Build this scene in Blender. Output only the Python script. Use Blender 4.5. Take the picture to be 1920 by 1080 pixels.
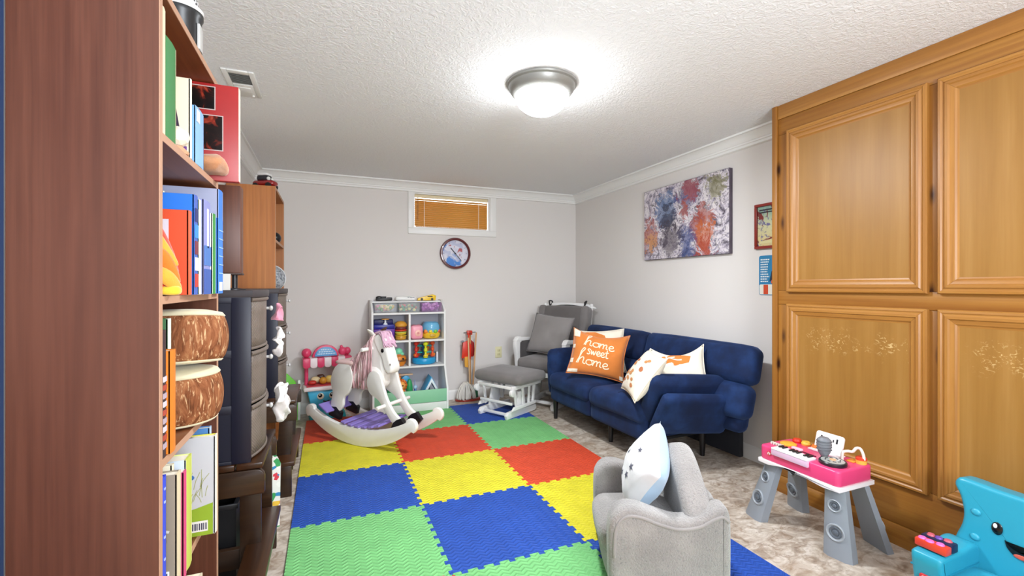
import bpy, bmesh, math, random
from mathutils import Vector, Matrix, Euler, noise
from math import pi, sin, cos, tan, radians as R
random.seed(7)
for o in list(bpy.data.objects): bpy.data.objects.remove(o)
S = bpy.context.scene
COL = S.collection
# ------------------------------------------------------------ camera, world, light, exposure
cam = bpy.data.cameras.new('camera'); co = bpy.data.objects.new('camera', cam); COL.objects.link(co)
cam.sensor_width = 36; cam.lens = 847.3/1920*36; cam.shift_y = -3.6/1920; cam.clip_start = .02
co.location = (0, 0, 1.143); co.rotation_euler = (R(90), 0, -.386)
S.camera = co
S.view_settings.view_transform = 'Standard'; S.view_settings.look = 'None'
S.view_settings.gamma = 1; S.view_settings.use_curve_mapping = False
S.view_settings.exposure = 0.36
wd = bpy.data.worlds.new('world'); S.world = wd; wd.use_nodes = True
wd.node_tree.nodes['Background'].inputs[0].default_value = (.95, .98, 1, 1)
wd.node_tree.nodes['Background'].inputs[1].default_value = 4.0      # overcast daylight outside the window
def area(name, loc, rot, sx, sy, power, col=(1, 1, 1)):
    l = bpy.data.lights.new(name, 'AREA'); l.shape = 'RECTANGLE'; l.size = sx; l.size_y = sy
    l.energy = power; l.color = col
    o = bpy.data.objects.new(name, l); COL.objects.link(o); o.location = loc; o.rotation_euler = rot
    return o
LAMP_POWER = 44.0      # ceiling lamp in view
area('basement_fill', (.8, -1.3, 2.12), (0, 0, 0), 1.8, 1.4, 22, (.86, .93, 1))       # added fill behind the camera, for light from the unseen rest of the basement
area('bounce_fill', (.7, -.9, 1.3), (R(180-52), 0, 0), 1.0, 1.0, 77, (.87, .93, 1))      # added unseen fill, aimed up and forward to brighten ceiling and back wall
# ------------------------------------------------------------ colours and materials
def lin(c):
    if isinstance(c, str):
        c = c.lstrip('#'); c = [int(c[i:i+2], 16)/255 for i in (0, 2, 4)]
        c = [x/12.92 if x <= .04045 else ((x+.055)/1.055)**2.4 for x in c]
    return (c[0], c[1], c[2], 1)
MATS = {}
class NT:
    def __init__(s, name):
        s.m = bpy.data.materials.new(name); s.m.use_nodes = True; s.t = s.m.node_tree
        s.b = s.t.nodes['Principled BSDF']
    def n(s, typ, **kw):
        nd = s.t.nodes.new(typ)
        for k, v in kw.items():
            if k.startswith('i_'):
                key = k[2:]; key = int(key) if key.isdigit() else key.replace('_', ' ')
                if hasattr(v, 'links') or isinstance(v, bpy.types.NodeSocket): s.t.links.new(v, nd.inputs[key])
                else: nd.inputs[key].default_value = v
            else: setattr(nd, k, v)
        return nd
    def l(s, a, b): s.t.links.new(a, b)
    def coord(s, kind='Object', scale=(1, 1, 1), loc=(0, 0, 0), rot=(0, 0, 0)):
        tc = s.n('ShaderNodeTexCoord'); mp = s.n('ShaderNodeMapping')
        s.l(tc.outputs[kind], mp.inputs[0]); mp.inputs['Scale'].default_value = scale
        mp.inputs['Location'].default_value = loc; mp.inputs['Rotation'].default_value = rot
        return mp.outputs[0]
    def noise(s, vec, scale=5, detail=3, rough=.5, dist=0):
        return s.n('ShaderNodeTexNoise', i_Vector=vec, i_Scale=scale, i_Detail=detail, i_Roughness=rough, i_Distortion=dist).outputs[0]
    def ramp(s, fac, stops, interp='LINEAR'):
        r = s.n('ShaderNodeValToRGB'); s.l(fac, r.inputs[0]); e = r.color_ramp; e.interpolation = interp
        while len(e.elements) < len(stops): e.elements.new(.5)
        for el, (p, c) in zip(e.elements, stops): el.position = p; el.color = lin(c) if isinstance(c, str) else (c, c, c, 1)
        return r.outputs[0]
    def mix(s, fac, a, b, mode='MIX'):
        m = s.n('ShaderNodeMix', data_type='RGBA', blend_type=mode)
        for sock, v in ((m.inputs[0], fac), (m.inputs[6], a), (m.inputs[7], b)):
            if isinstance(v, bpy.types.NodeSocket): s.l(v, sock)
            elif isinstance(v, str): sock.default_value = lin(v)
            else: sock.default_value = v
        return m.outputs[2]
    def math(s, op, a, b=None, c=None):
        m = s.n('ShaderNodeMath', operation=op)
        for k, v in enumerate((a, b, c)):
            if v is None: continue
            if isinstance(v, bpy.types.NodeSocket): s.l(v, m.inputs[k])
            else: m.inputs[k].default_value = v
        return m.outputs[0]
    def bump(s, h, strength=.3, dist=.01):
        b = s.n('ShaderNodeBump', i_Strength=strength, i_Distance=dist); s.l(h, b.inputs['Height']); s.l(b.outputs[0], s.b.inputs['Normal'])
    def set(s, color=None, rough=.5, metal=0, spec=.5, sheen=0, coat=0):
        if color is not None:
            if isinstance(color, bpy.types.NodeSocket): s.l(color, s.b.inputs['Base Color'])
            else: s.b.inputs['Base Color'].default_value = lin(color)
        s.b.inputs['Roughness'].default_value = rough; s.b.inputs['Metallic'].default_value = metal
        s.b.inputs['Specular IOR Level'].default_value = spec
        s.b.inputs['Sheen Weight'].default_value = sheen; s.b.inputs['Coat Weight'].default_value = coat
        return s
def plain(c, rough=.45, metal=0, spec=.5, var=0, vs=8, bump=0, bs=60, bd=.004, sheen=0, coat=0):
    key = ('p', c, rough, metal, spec, var, vs, bump, bs, sheen, coat)
    if key in MATS: return MATS[key]
    t = NT('paint_' + c.strip('#'))
    col = c
    if var:
        v = t.coord(); f = t.noise(v, vs, 4)
        lo = t.mix(1.0, c, (1-var, 1-var, 1-var, 1), 'MULTIPLY')
        col = t.mix(t.ramp(f, [(.3, 0.), (.7, 1.)]), lo, c)
    t.set(col, rough, metal, spec, sheen, coat)
    if bump: t.bump(t.noise(t.coord(), bs, 4, .6), bump, bd)
    MATS[key] = t.m; return t.m
def wood(name, c1, c2, c3, axis='z', scale=1.0, rough=.4, knots=0, coat=0, bump=.08, seed=0, blotch=0):
    key = ('w', name)
    if key in MATS: return MATS[key]
    t = NT(name); k = 9*scale; lo = .55*scale
    sc = {'x': (lo, k, k), 'y': (k, lo, k), 'z': (k, k, lo)}[axis]
    v = t.coord('Object', sc, (seed, seed*.7, seed*1.3))
    big = t.noise(v, 1.0, 5, .6, .6)
    col = t.ramp(big, [(.25, c1), (.5, c2), (.75, c3)])
    k2 = 90*scale; sc2 = {'x': (2*scale, k2, k2), 'y': (k2, 2*scale, k2), 'z': (k2, k2, 2*scale)}[axis]
    fine = t.noise(t.coord('Object', sc2, (seed+3, 0, 0)), 1.0, 3, .6)
    col = t.mix(t.ramp(fine, [(.35, .55), (.6, 0.)]), col, c1)
    if blotch:
        bl = t.noise(t.coord('Object', (2.2, 2.2, 1.3), (seed, 2, 5)), 1.0, 3, .5)
        col = t.mix(t.ramp(bl, [(.4, 0.), (.75, blotch)]), col, c3)
    if knots:
        sk = {'x': (4, 13, 13), 'y': (13, 4, 13), 'z': (13, 13, 4)}[axis]
        vk = t.coord('Object', tuple(a*knots for a in sk), (seed*2.1, seed, .4))
        vo = t.n('ShaderNodeTexVoronoi', i_Vector=vk, i_Scale=1.0, i_Randomness=1.0)
        pick = t.n('ShaderNodeSeparateColor'); t.l(vo.outputs['Color'], pick.inputs[0])
        on = t.math('GREATER_THAN', pick.outputs[0], .45)
        kn = t.math('MULTIPLY', t.ramp(vo.outputs['Distance'], [(.07, 1.), (.13, .55), (.24, 0.)]), on)
        col = t.mix(kn, col, '#3a1a0c')
    t.set(col, rough, 0, .45, 0, coat)
    if bump: t.bump(fine, bump, .002)
    MATS[key] = t.m; return t.m
def fabric(c, var=.12, scale=350, bump=.35, rough=.95, sheen=.3, vs=10, bd=.002):
    key = ('f', c, var, scale, bump, rough, sheen)
    if key in MATS: return MATS[key]
    t = NT('fabric_' + c.strip('#')); v = t.coord()
    f = t.noise(v, vs, 3); g = t.noise(v, scale, 2)
    lo = t.mix(1.0, c, (1-var, 1-var, 1-var, 1), 'MULTIPLY')
    t.set(t.mix(t.ramp(f, [(.35, 0.), (.65, 1.)]), lo, c), rough, 0, .2, sheen)
    t.bump(g, bump, bd); MATS[key] = t.m; return t.m
# ------------------------------------------------------------ mesh builder
class B:
    """collects shapes, then links them as ONE mesh object"""
    def __init__(s, M=None): s.bm = bmesh.new(); s.M = M or Matrix()
    def _add(s, tmp, M=None):
        me = bpy.data.meshes.new('t'); tmp.to_mesh(me); tmp.free()
        me.transform(s.M @ (M or Matrix())); s.bm.from_mesh(me); bpy.data.meshes.remove(me); return s
    def box(s, c, d, r=0, seg=2, rot=(0, 0, 0)):
        t = bmesh.new(); bmesh.ops.create_cube(t, size=1); bmesh.ops.scale(t, vec=d, verts=t.verts)
        if r: bmesh.ops.bevel(t, geom=list(t.edges), offset=min(r, min(d)*.49), segments=seg, profile=.5, affect='EDGES')
        return s._add(t, Matrix.Translation(c) @ Euler(rot).to_matrix().to_4x4())
    def bb(s, a, b, r=0, seg=2): return s.box([(p+q)/2 for p, q in zip(a, b)], [abs(q-p) for p, q in zip(a, b)], r, seg)
    def cyl(s, c, r, h, rot=(0, 0, 0), r2=None, seg=24, bev=0):
        t = bmesh.new(); bmesh.ops.create_cone(t, cap_ends=True, segments=seg, radius1=r, radius2=r if r2 is None else r2, depth=h)
        if bev: bmesh.ops.bevel(t, geom=[e for e in t.edges if len(e.link_faces) == 2 and max(len(f.verts) for f in e.link_faces) > 4], offset=bev, segments=2, profile=.5, affect='EDGES')
        return s._add(t, Matrix.Translation(c) @ Euler(rot).to_matrix().to_4x4())
    def ball(s, c, r, seg=20, rot=(0, 0, 0)):
        if not hasattr(r, '__len__'): r = (r, r, r)
        t = bmesh.new(); bmesh.ops.create_uvsphere(t, u_segments=seg, v_segments=max(6, seg*2//3), radius=1); bmesh.ops.scale(t, vec=r, verts=t.verts)
        return s._add(t, Matrix.Translation(c) @ Euler(rot).to_matrix().to_4x4())
    def lathe(s, prof, seg=32, c=(0, 0, 0), rot=(0, 0, 0), sx=1, sy=1):
        t = bmesh.new(); rings = []
        for r, z in prof:
            rings.append([t.verts.new((r*cos(2*pi*k/seg)*sx, r*sin(2*pi*k/seg)*sy, z)) for k in range(seg)] if r > 1e-6 else [t.verts.new((0, 0, z))])
        for a, b in zip(rings, rings[1:]):
            for k in range(seg):
                q = [a[k % len(a)], a[(k+1) % len(a)], b[(k+1) % len(b)], b[k % len(b)]]
                q = list(dict.fromkeys(q))
                if len(q) > 2: t.faces.new(q)
        bmesh.ops.recalc_face_normals(t, faces=t.faces)
        return s._add(t, Matrix.Translation(c) @ Euler(rot).to_matrix().to_4x4())
    def prism(s, pts, a, b, plane='xz', bev=0, seg=2):
        """outline pts in a plane, extruded along the third axis from a to b"""
        t = bmesh.new()
        f3 = {'xz': lambda p, w: (p[0], w, p[1]), 'xy': lambda p, w: (p[0], p[1], w), 'yz': lambda p, w: (w, p[0], p[1])}[plane]
        lo = [t.verts.new(f3(p, a)) for p in pts]; hi = [t.verts.new(f3(p, b)) for p in pts]; n = len(pts)
        t.faces.new(lo); t.faces.new(hi)
        for k in range(n): t.faces.new((lo[k], lo[(k+1) % n], hi[(k+1) % n], hi[k]))
        bmesh.ops.recalc_face_normals(t, faces=t.faces)
        if bev:
            caps = [f for f in t.faces if len(f.verts) == n and n > 4 or (n <= 4 and f.index < 2)]
            ed = {e for f in t.faces if len(f.verts) == n for e in f.edges} if n > 4 else set(t.edges)
            bmesh.ops.bevel(t, geom=list(ed), offset=bev, segments=seg, profile=.5, affect='EDGES')
        return s._add(t)
    def pad(s, pts, a, b, r, plane='xz', n=5):
        """like prism, but with edges rounded by r: the outline is offset inwards along its own normals"""
        m = len(pts); A = sum(pts[k-1][0]*pts[k][1]-pts[k][0]*pts[k-1][1] for k in range(m)); sg = 1 if A > 0 else -1; N = []
        for k in range(m):
            e1 = Vector((pts[k][0]-pts[k-1][0], pts[k][1]-pts[k-1][1])).normalized(); e2 = Vector((pts[(k+1) % m][0]-pts[k][0], pts[(k+1) % m][1]-pts[k][1])).normalized()
            q = Vector((-(e1+e2).y, (e1+e2).x))*sg
            N.append(q.normalized()/max(.6, abs(q.normalized().dot(Vector((-e1.y, e1.x))))))
        f3 = {'xz': lambda p, w: (p[0], w, p[1]), 'xy': lambda p, w: (p[0], p[1], w), 'yz': lambda p, w: (w, p[0], p[1])}[plane]
        t = bmesh.new(); rings = []
        for side in (0, 1):
            for k in range(n+1):
                an = pi/2*(k/n if side == 0 else 1-k/n); ins = r*(1-sin(an)); w = (a+r*(1-cos(an))) if side == 0 else (b-r*(1-cos(an)))
                rings.append([t.verts.new(f3((p[0]+q.x*ins, p[1]+q.y*ins), w)) for p, q in zip(pts, N)])
        for first in (True, False):
            w = a if first else b; rg = [t.verts.new(f3((p[0]+q.x*(r+.002), p[1]+q.y*(r+.002)), w)) for p, q in zip(pts, N)]
            rings = [rg]+rings if first else rings+[rg]
        for u, v in zip(rings, rings[1:]):
            for j in range(m): t.faces.new((u[j], u[(j+1) % m], v[(j+1) % m], v[j]))
        for rg, w in ((rings[0], a), (rings[-1], b)):
            t.faces.new(rg)
        bmesh.ops.recalc_face_normals(t, faces=t.faces)
        return s._add(t)
    def tube(s, pts, r, seg=8, closed=False, flat=1.0, up=None):
        """sweep a circle along pts; r a number or one per point"""
        P = [Vector(p) for p in pts]; n = len(P); rr = r if hasattr(r, '__len__') else [r]*n
        t = bmesh.new(); rings = []; prev = None
        for k in range(n):
            if closed: T = (P[(k+1) % n]-P[k-1])
            else: T = P[min(k+1, n-1)]-P[max(k-1, 0)]
            T.normalize()
            if prev is None:
                u = Vector(up) if up else (Vector((0, 0, 1)) if abs(T.z) < .9 else Vector((1, 0, 0)))
            else: u = prev
            u = u-T*u.dot(T)
            if u.length < 1e-6: u = T.orthogonal()
            u.normalize(); prev = u; w = T.cross(u)
            rings.append([t.verts.new(P[k]+(u*cos(2*pi*j/seg)*flat+w*sin(2*pi*j/seg))*rr[k]) for j in range(seg)])
        for k in range(n if closed else n-1):
            a, b = rings[k], rings[(k+1) % n]
            for j in range(seg): t.faces.new((a[j], a[(j+1) % seg], b[(j+1) % seg], b[j]))
        if not closed: t.faces.new(rings[0]); t.faces.new(rings[-1])
        bmesh.ops.recalc_face_normals(t, faces=t.faces)
        return s._add(t)
    def ribbon(s, pts, w, nrm, th=.0015):
        """flat stroke lying along pts with width w"""
        P = [Vector(p) for p in pts]; t = bmesh.new(); prev = None; n = len(P)
        for k in range(n):
            T = (P[min(k+1, n-1)]-P[max(k-1, 0)]).normalized(); N = Vector(nrm[k] if isinstance(nrm, list) else nrm)
            sd = T.cross(N).normalized()*w/2
            q = [t.verts.new(P[k]+sd+N*th), t.verts.new(P[k]-sd+N*th)]
            if prev: t.faces.new((prev[0], prev[1], q[1], q[0]))
            prev = q
        return s._add(t)
    def soft(s, c, d, r, n=8, puff=0, rot=(0, 0, 0), wob=0, fr=4, seed=0, M=None):
        """rounded padded box: grid cube, edges rounded by r, faces bulging by puff (x,y,z)"""
        t = bmesh.new(); bmesh.ops.create_cube(t, size=2); bmesh.ops.subdivide_edges(t, edges=list(t.edges), cuts=n-1, use_grid_fill=True)
        h = Vector(d)/2; pf = puff if hasattr(puff, '__len__') else (puff,)*3
        for v in t.verts:
            q = v.co.copy()
            e = Vector([math.copysign(1-(1-abs(x))**1.35, x) for x in q])
            p = Vector((e.x*h.x, e.y*h.y, e.z*h.z)); inn = Vector([max(-h[i]+r, min(h[i]-r, p[i])) if h[i] > r else 0 for i in range(3)])
            df = p-inn
            if df.length > 1e-6: p = inn+df.normalized()*r
            for i in range(3):
                j, k = (i+1) % 3, (i+2) % 3
                p[i] += pf[i]*e[i]*(1-e[j]**2)*(1-e[k]**2)
            if wob: p += noise.noise_vector(p*fr+Vector((seed, seed*2, 0)))*wob
            v.co = p
        return s._add(t, Matrix.Translation(c) @ (M or Euler(rot).to_matrix().to_4x4()))
    def grid(s, f, nu, nv, closed_u=False):
        t = bmesh.new(); V = [[t.verts.new(f(a/(nu if closed_u else nu-1), b/(nv-1))) for b in range(nv)] for a in range(nu)]
        for a in range(nu if closed_u else nu-1):
            for b in range(nv-1):
                q = (V[a][b], V[(a+1) % nu][b], V[(a+1) % nu][b+1], V[a][b+1]); t.faces.new(q)
        bmesh.ops.remove_doubles(t, verts=t.verts, dist=1e-5); bmesh.ops.recalc_face_normals(t, faces=t.faces)
        return s._add(t)
    def build(s, name, m, parent=None, loc=None, rot=None, label=None, kind=None, smooth=35):
        me = bpy.data.meshes.new(name); s.bm.to_mesh(me); s.bm.free()
        if smooth:
            me.polygons.foreach_set('use_smooth', [True]*len(me.polygons)); me.set_sharp_from_angle(angle=R(smooth))
        o = bpy.data.objects.new(name, me); COL.objects.link(o)
        if m: me.materials.append(m)
        if parent: o.parent = parent
        if loc: o.location = loc
        if rot: o.rotation_euler = rot
        if label: o['label'] = label
        if kind: o['kind'] = kind
        return o
def thing(name, label, cat, loc=(0, 0, 0), rz=0, group=None, rot=None):
    o = bpy.data.objects.new(name, None); COL.objects.link(o); o.empty_display_size = .05
    o.location = loc; o.rotation_euler = rot or (0, 0, rz); o['label'] = label; o['category'] = cat
    if group: o['group'] = group
    return o
def tag(o, label, cat, group=None):
    o['label'] = label; o['category'] = cat
    if group: o['group'] = group
    return o
def struct(o): o['kind'] = 'structure'; return o
def T(x, y, z): return Matrix.Translation((x, y, z))
def RX(a): return Matrix.Rotation(a, 4, 'X')
def RY(a): return Matrix.Rotation(a, 4, 'Y')
def RZ(a): return Matrix.Rotation(a, 4, 'Z')
def smoothline(P, n=6, closed=False):
    """Catmull-Rom through the points"""
    P = [Vector(p) for p in P]; out = []; m = len(P)
    for k in range(m if closed else m-1):
        if closed: a, b, c, d = P[k-1], P[k], P[(k+1) % m], P[(k+2) % m]
        else: a, b, c, d = P[max(k-1, 0)], P[k], P[k+1], P[min(k+2, m-1)]
        for j in range(n):
            t = j/n; out.append(.5*((2*b)+(c-a)*t+(2*a-5*b+4*c-d)*t*t+(3*b-a-3*c+d)*t**3))
    if not closed: out.append(P[-1])
    return out
def copy_thing(o, label=None, loc=None, rot=None):
    c = o.copy(); COL.objects.link(c)
    for ch in [x for x in bpy.data.objects if x.parent == o]:
        d = ch.copy(); COL.objects.link(d); d.parent = c
        for g in [x for x in bpy.data.objects if x.parent == ch]:
            e = g.copy(); COL.objects.link(e); e.parent = d
    if label: c['label'] = label
    if loc: c.location = loc
    if rot: c.rotation_euler = rot
    return c
# ============================================================ THE ROOM
XL, XR, YB, YN, H = -.605, 2.585, 4.452, -2.5, 2.151
def mk():
    t = NT('wall_paint'); t.set('#dfdad6', .85, 0, .25); t.bump(t.noise(t.coord(), 140, 3), .06, .002); return t.m
WALL = mk()
def mk():
    t = NT('stippled_ceiling'); v = t.coord('Object', (1, 1, 1))
    a = t.noise(v, 34, 4, .62, 1.6); b = t.noise(v, 95, 3, .6)
    h = t.math('ADD', t.ramp(a, [(.4, 0.), (.62, 1.)]), t.math('MULTIPLY', b, .5))
    t.set('#ebebec', .9, 0, .2); t.bump(h, .36, .007); return t.m
CEIL = mk()
TRIMW = plain('#ecebe8', .4)
def mk():
    t = NT('mottled_vinyl_floor'); v = t.coord('Object', (1, 1, 1))
    st = t.coord('Object', (9, 17, 1), (0, 0, 0), (0, 0, .5))
    a = t.noise(st, 1.0, 6, .62, 1.2); b = t.noise(v, 17, 5, .65, 1.0); c = t.noise(v, 4.5, 3, .5, .6)
    col = t.ramp(a, [(.28, '#8a7c6f'), (.42, '#ab9c8d'), (.52, '#c1b4a5'), (.62, '#d3c9bd'), (.78, '#b3a598')])
    col = t.mix(t.ramp(b, [(.34, .75), (.5, 0.)]), col, '#8a7460')
    col = t.mix(t.ramp(b, [(.55, 0.), (.72, .6)]), col, '#cfc4b7')
    col = t.mix(t.ramp(c, [(.55, 0.), (.72, .5)]), col, '#8a6b4c')
    t.set(col, .38, 0, .4); t.bump(b, .12, .003); return t.m
FLOOR = mk()
struct(B().bb((XL-.1, YN-.1, -.06), (XR+.1, YB+.1, 0)).build('floor', FLOOR))
struct(B().bb((XL-.1, YN-.1, H), (XR+.1, YB+.1, H+.06)).build('ceiling', CEIL))
struct(B().bb((XL-.1, YN, 0), (XL, YB+.1, H)).build('wall_left', WALL))
struct(B().bb((XR, YN, 0), (XR+.1, YB+.1, H)).build('wall_right', WALL))
struct(B().bb((XL-.1, YN-.1, 0), (XR+.1, YN, H)).build('wall_near', WALL))
WX0, WX1, WZ0, WZ1 = .769, 1.557, 1.712, 2.06
w = B(); w.bb((XL, YB, 0), (XR, YB+.1, WZ0)); w.bb((XL, YB, WZ1), (XR, YB+.1, H)); w.bb((XL, YB, WZ0), (WX0, YB+.1, WZ1)); w.bb((WX1, YB, WZ0), (XR, YB+.1, WZ1))
struct(w.build('wall_back', WALL))
# crown moulding and baseboards
def crown(name, fn):
    prof = [(0, 0), (.0, -.012), (.015, -.013), (.03, -.02), (.045, -.035), (.055, -.052), (.06, -.056), (.06, -.066), (.066, -.07), (.066, -.085), (.078, -.09)]
    # (distance from the ceiling corner along ceiling reversed): x = out from wall, z = down
    pr = [(.085-a, b) for a, b in prof]+[(0, -.09), (0, 0)]
    b = B(); fn(b, pr); return struct(b.build(name, TRIMW, smooth=20))
crown('trim_1', lambda b, pr: b.prism([(YB-x, H+z) for x, z in pr], XL, XR, 'yz'))
crown('trim_2', lambda b, pr: b.prism([(XR-x, H+z) for x, z in pr], 1.79, YB, 'xz'))
crown('trim_3', lambda b, pr: b.prism([(XL+x, H+z) for x, z in pr], -.5, YB, 'xz'))
bp = [(0, 0), (.014, 0), (.014, .075), (.009, .09), (.004, .095), (0, .095)]
struct(B().prism([(YB-x, z) for x, z in bp], XL, XR, 'yz').build('baseboard_back', TRIMW))
struct(B().prism([(XR-x, z) for x, z in bp], 1.82, YB, 'xz').build('baseboard_right', TRIMW))
struct(B().prism([(XL+x, z) for x, z in bp], 1.22, YB, 'xz').build('baseboard_left', TRIMW))
struct(B().bb((XL, .6, 0), (XL+.0065, 1.214, H)).build('trim_4', plain('#24406a', .6)))
# window
win = thing('window_1', '', ''); del win['label']; del win['category']; win['kind'] = 'structure'
win.location = (WX0, YB, WZ0); ww, wh = WX1-WX0, WZ1-WZ0
f = B(); cw = .052
f.bb((-cw, -.018, -.058), (ww+.07, 0, 0), .003); f.bb((-cw, -.018, wh), (ww+.07, 0, wh+.0905), .003)
f.bb((-cw, -.018, 0), (0, 0, wh), .003); f.bb((ww, -.018, 0), (ww+.07, 0, wh), .003)
f.bb((-cw-.02, -.05, wh+.073), (ww+.09, -.002, wh+.0895), .004)
f.build('window_casing', TRIMW, win)
f = B(); f.bb((0, 0, 0), (.012, .1, wh)); f.bb((ww-.012, 0, 0), (ww, .1, wh)); f.bb((.012, 0, 0), (ww-.012, .1, .012)); f.bb((.012, 0, wh-.012), (ww-.012, .1, wh))
f.build('window_frame', TRIMW, win)
def glass(name, tint=(1, 1, 1, 1), rough=0.0):
    t = NT(name); t.set(None, rough); t.b.inputs['Base Color'].default_value = tint; t.b.inputs['Transmission Weight'].default_value = 1; t.b.inputs['IOR'].default_value = 1.1; return t.m
B().bb((.012, .085, .012), (ww-.012, .089, wh-.012)).build('pane', glass('window_glass'), win)
# wooden blind
bl = thing('window_blind', 'honey-coloured wooden slat blind closed over the small high window', 'blind', (WX0+.012, YB, WZ0+.012))
SL = wood('blind_slat_wood', '#b87a2a', '#cf9843', '#dcae62', 'x', 1.2, .45)
def mk():      # thin wooden slats let a little daylight through
    t = SL.node_tree; tr = t.nodes.new('ShaderNodeBsdfTranslucent'); tr.inputs[0].default_value = lin('#d8a838'); mx = t.nodes.new('ShaderNodeMixShader'); mx.inputs[0].default_value = .22
    t.links.new(t.nodes['Principled BSDF'].outputs[0], mx.inputs[1]); t.links.new(tr.outputs[0], mx.inputs[2]); t.links.new(mx.outputs[0], t.nodes['Material Output'].inputs[0])
mk()
bw, bh = ww-.024, wh-.024
B().bb((.004, .016, bh-.03), (bw-.004, .05, bh-.002), .003).build('head_rail', plain('#e8d7b0', .5), bl)
nsl = 14; me = None
for k in range(nsl):
    z = .022+k*(bh-.07)/(nsl-1)
    if me is None:
        arc = [(-.0045*(1-(q/6-1)**2), -.0122+.0244*q/12) for q in range(13)]; arc += [(y+.0014, z) for y, z in arc[::-1]]
        s0 = B().prism(arc, -(bw-.012)/2, (bw-.012)/2, 'yz').build('slat', SL, bl); me = s0.data; o = s0
    else:
        o = bpy.data.objects.new('slat', me); COL.objects.link(o); o.parent = bl
    o.location = (bw/2, .033, z); o.rotation_euler = (R(-24 if k < nsl-2 else -38), 0, 0)
B().bb((.014, .024, .001), (bw-.014, .042, .0095), .002).build('bottom_rail', SL, bl)
for x in (.1, bw-.1):
    B().box((x, .0245, bh/2), (.005, .002, bh-.012)).build('ladder_cord', plain('#efe6d2', .8), bl)
B().tube([(.035, .016, bh-.03), (.036, .012, bh*.5), (.034, .012, bh*.22)], .0025, 6).build('tilt_wand', plain('#8a5a1e', .4), bl)
# ceiling vent
vt = thing('ceiling_vent', 'white metal air vent set in the ceiling above the bookcases', 'vent', (-.394, 2.585, H))
WM = plain('#e4e4e0', .4)
f = B(); f.bb((-.068, -.155, -.008), (-.044, .155, 0), .003); f.bb((.044, -.155, -.008), (.068, .155, 0), .003); f.bb((-.044, -.155, -.008), (.044, -.122, 0), .003); f.bb((-.044, .0, -.008), (.044, .155, 0), .003)
f.build('vent_frame', WM, vt)
B().bb((-.044, -.122, -.0025), (.044, 0, -.0005)).build('vent_duct', plain('#55554f', .8), vt)
for k in range(9):
    B().box((0, -.113+k*.0128, -.0052), (.086, .0075, .0012), rot=(R(30), 0, 0)).build('louver', plain('#90908a', .5), vt)
B().bb((-.03, .03, -.011), (.03, .1, -.008), .001).build('vent_damper', WM, vt)
B().cyl((.03, .128, -.011), .006, .008, seg=10).build('screw', WM, vt)
# ceiling lamp
lp = thing('ceiling_lamp', 'round flush ceiling lamp with a brushed nickel ring and glowing white dome', 'lamp', (.985, 2.03, H))
B().lathe([(0, 0), (.172, 0), (.176, -.004), (.174, -.012), (.166, -.018), (.163, -.028), (.152, -.046), (.138, -.06), (.13, -.063), (.126, -.055), (.0, -.04)], 48).build('lamp_ring', plain('#8e8d88', .4, .35), lp)
def mk():
    t = NT('lit_lamp_glass'); t.set('#ffffff', .3); t.b.inputs['Emission Color'].default_value = (.91, .955, 1, 1); t.b.inputs['Emission Strength'].default_value = LAMP_POWER; return t.m
B().lathe([(.1335, -.056)]+[(.1335*cos(a), -.058-.098*sin(a)) for a in [R(x) for x in range(0, 90, 9)]]+[(0, -.156)], 40).build('lamp_dome', mk(), lp)
dl = bpy.data.lights.new('lamp_bulb', 'AREA'); dl.shape = 'DISK'; dl.size = .16; dl.energy = 24; dl.color = (.9, .95, 1)
do = bpy.data.objects.new('lamp_bulb', dl); COL.objects.link(do); do.parent = lp; do.location = (0, 0, -.1585)
# outlet
ol = thing('wall_outlet', 'ivory wall outlet low on the back wall beside the glider chair', 'outlet', (1.655, YB, .45))
B().bb((-.036, -.006, -.058), (.036, 0, .058), .003).build('outlet_plate', plain('#e3dcb0', .5), ol)
for z in (.02, -.02):
    so = B().bb((-.016, -.0085, z-.013), (.016, -.006, z+.013), .004).build('socket', plain('#d8d0a0', .5), ol)
    q = B(); q.bb((-.008, -.0095, z-.004), (-.006, -.0085, z+.005)); q.bb((.006, -.0095, z-.004), (.008, -.0085, z+.005)); q.build('slot', plain('#3a3428', .6), so)
# ============================================================ FOAM MAT
mat_t = thing('foam_play_mat', 'interlocking foam floor mat of red, yellow, green and blue squares', 'play mat', (-.17, 4.165, 0), .004)
def foam(c, name):
    t = NT(name); sep = t.n('ShaderNodeSeparateXYZ'); t.l(t.coord(), sep.inputs[0])
    x, y = sep.outputs[0], sep.outputs[1]
    zz = t.math('ABSOLUTE', t.math('SUBTRACT', t.math('FRACT', t.math('MULTIPLY', x, 1/.046)), .5))
    ph = t.math('ADD', t.math('MULTIPLY', y, 2*pi/.023), t.math('MULTIPLY', zz, 9.0))
    hgt = t.math('POWER', t.math('MULTIPLY_ADD', t.math('SINE', ph), .5, .5), 2.0)
    n = t.noise(t.coord(), 9, 4)
    lo = t.mix(1.0, c, (.88, .88, .88, 1), 'MULTIPLY')
    t.set(t.mix(t.ramp(n, [(.35, 0.), (.65, 1.)]), lo, c), .62, 0, .3); t.bump(hgt, .9, .0032); return t.m
FO = {'r': foam('#d2492c', 'red_foam'), 'y': foam('#d9cf30', 'yellow_foam'), 'g': foam('#78bf77', 'green_foam'), 'b': foam('#244da6', 'blue_foam')}
FN = {'r': 'red', 'y': 'yellow', 'g': 'green', 'b': 'blue'}
TS, NTH = .61, 18
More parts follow.
